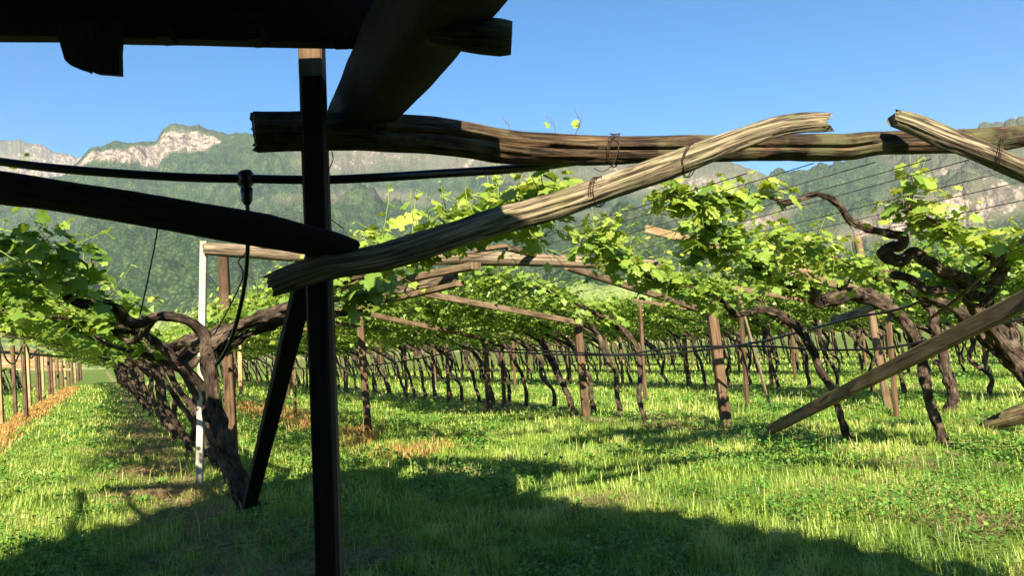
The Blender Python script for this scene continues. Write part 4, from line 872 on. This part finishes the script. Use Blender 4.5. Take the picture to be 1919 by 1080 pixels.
# dry orange grass strips
xs = []; ys = []
def strip(o0, t0, t1, wd_, n, prob=None):
    t = nrs.uniform(t0**.5, t1**.5, n)**2; o = o0+nrs.normal(0, wd_, n); x = NV.x*o+DV.x*t; y = NV.y*o+DV.y*t; c = nz(x, y, .9, 33.0)
    k = c > (-.35 if prob is None else prob); return x[k], y[k]
for a in ((-1.80, 9, 60, .16, 15000, -.3), (3.6, 9, 24, .30, 7000, -.02)):
    x, y = strip(*a[:5], a[5]); xs.append(x); ys.append(y)
x = np.concatenate(xs); y = np.concatenate(ys); k = len(x); dd = np.hypot(x, y)
blades('dry_grass', np.stack([x, y, gzv(x, y)], 1), nrs.uniform(.06, .24, k), .0006*dd+.003, .7, M['dry'], nrs.uniform(0, 1, k), 'orange dried grass along the slim posts and the lone post', 'dry grass')
# cut straw lying under the rows
xs = []; ys = []
for a in ((.65, 3.6, 20, .30, 16000, -.6), (8.1, 7, 22, .3, 6000, -.1), (5.2, 3, 5, .3, 1500, -1)):
    x, y = strip(*a[:5], a[5]); xs.append(x); ys.append(y)
for c in ((262, 850), (262, 850), (262, 850), (275, 890), (275, 890), (275, 890), (300, 930), (300, 930), (300, 930), (320, 975), (560, 1000), (620, 1060), (1860, 985), (1120, 950), (700, 1040), (1880, 792), (1240, 800), (1700, 880)):
    g_ = G(*c); xs.append(nrs.normal(g_.x, .28, 700)); ys.append(nrs.normal(g_.y, .22, 700))
x = np.concatenate(xs); y = np.concatenate(ys); k = len(x); a = nrs.uniform(0, 6.28, k); L_ = nrs.uniform(.05, .2, k); wv = .002+.0005*np.hypot(x, y)
p = np.stack([x, y, gzv(x, y)+nrs.uniform(.01, .06, k)], 1); d = np.stack([np.cos(a), np.sin(a), nrs.normal(0, .2, k)], 1); s_ = np.stack([-np.sin(a), np.cos(a), np.zeros(k)], 1)
v = np.stack([p-d*L_[:, None]/2-s_*wv[:, None]/2, p-d*L_[:, None]/2+s_*wv[:, None]/2, p+d*L_[:, None]/2], 1).reshape(-1, 3)
o = npmesh('cut_straw', v, np.arange(3*k).reshape(-1, 3), M['straw_bits'], np.repeat(nrs.uniform(0, 1, k), 3)); tag(o, 'loose cut straw and dead stalks on the bare soil under the vines', 'straw', kind='stuff')

mb = MB()
for i in range(150):
    o0 = rnd.choice((.8, 1.0, 8.0, 8.2, 14.8)); t_ = rnd.uniform(5, 20); p_ = ROW(o0+rnd.gauss(0, .35), t_)
    if not inview(p_, .2): continue
    a_ = rnd.uniform(0, 6.28); L_ = rnd.uniform(.15, .55); d_ = Vector((math.cos(a_), math.sin(a_), 0)); k_ = Vector((-d_.y, d_.x, 0))*rnd.gauss(0, .05)
    mb.tube([p_+Vector((0, 0, .015)), p_+d_*L_*.5+k_+Vector((0, 0, .04)), p_+d_*L_+Vector((0, 0, rnd.uniform(.01, .07)))], [.006, .005, .003], seg=4, sub=False)
tag(mb.build('fallen_twigs', M['cane']), 'thin pruned vine twigs scattered on the ground under the rows', 'twigs', kind='stuff')
# ================================================================== HAZE
def haze():
    me = bpy.data.meshes.new('haze'); a = 9300
    v = [(-a, -a, -2), (a, -a, -2), (a, a, -2), (-a, a, -2), (-a, -a, 1250), (a, -a, 1250), (a, a, 1250), (-a, a, 1250)]
    me.from_pydata(v, [], [(0, 3, 2, 1), (4, 5, 6, 7), (0, 1, 5, 4), (1, 2, 6, 5), (2, 3, 7, 6), (3, 0, 4, 7)])
    m_ = bpy.data.materials.new('haze_air'); m_.use_nodes = True; nt = m_.node_tree; nt.nodes.remove(nt.nodes['Principled BSDF'])
    pv = nt.nodes.new('ShaderNodeVolumePrincipled'); pv.inputs['Color'].default_value = (.72, .85, 1, 1); pv.inputs['Density'].default_value = 6.5e-5; pv.inputs['Anisotropy'].default_value = 0.0
    nt.links.new(pv.outputs[0], nt.nodes['Material Output'].inputs['Volume']); me.materials.append(m_)
    o = bpy.data.objects.new('haze', me); COL.objects.link(o); o['kind'] = 'stuff'
haze()
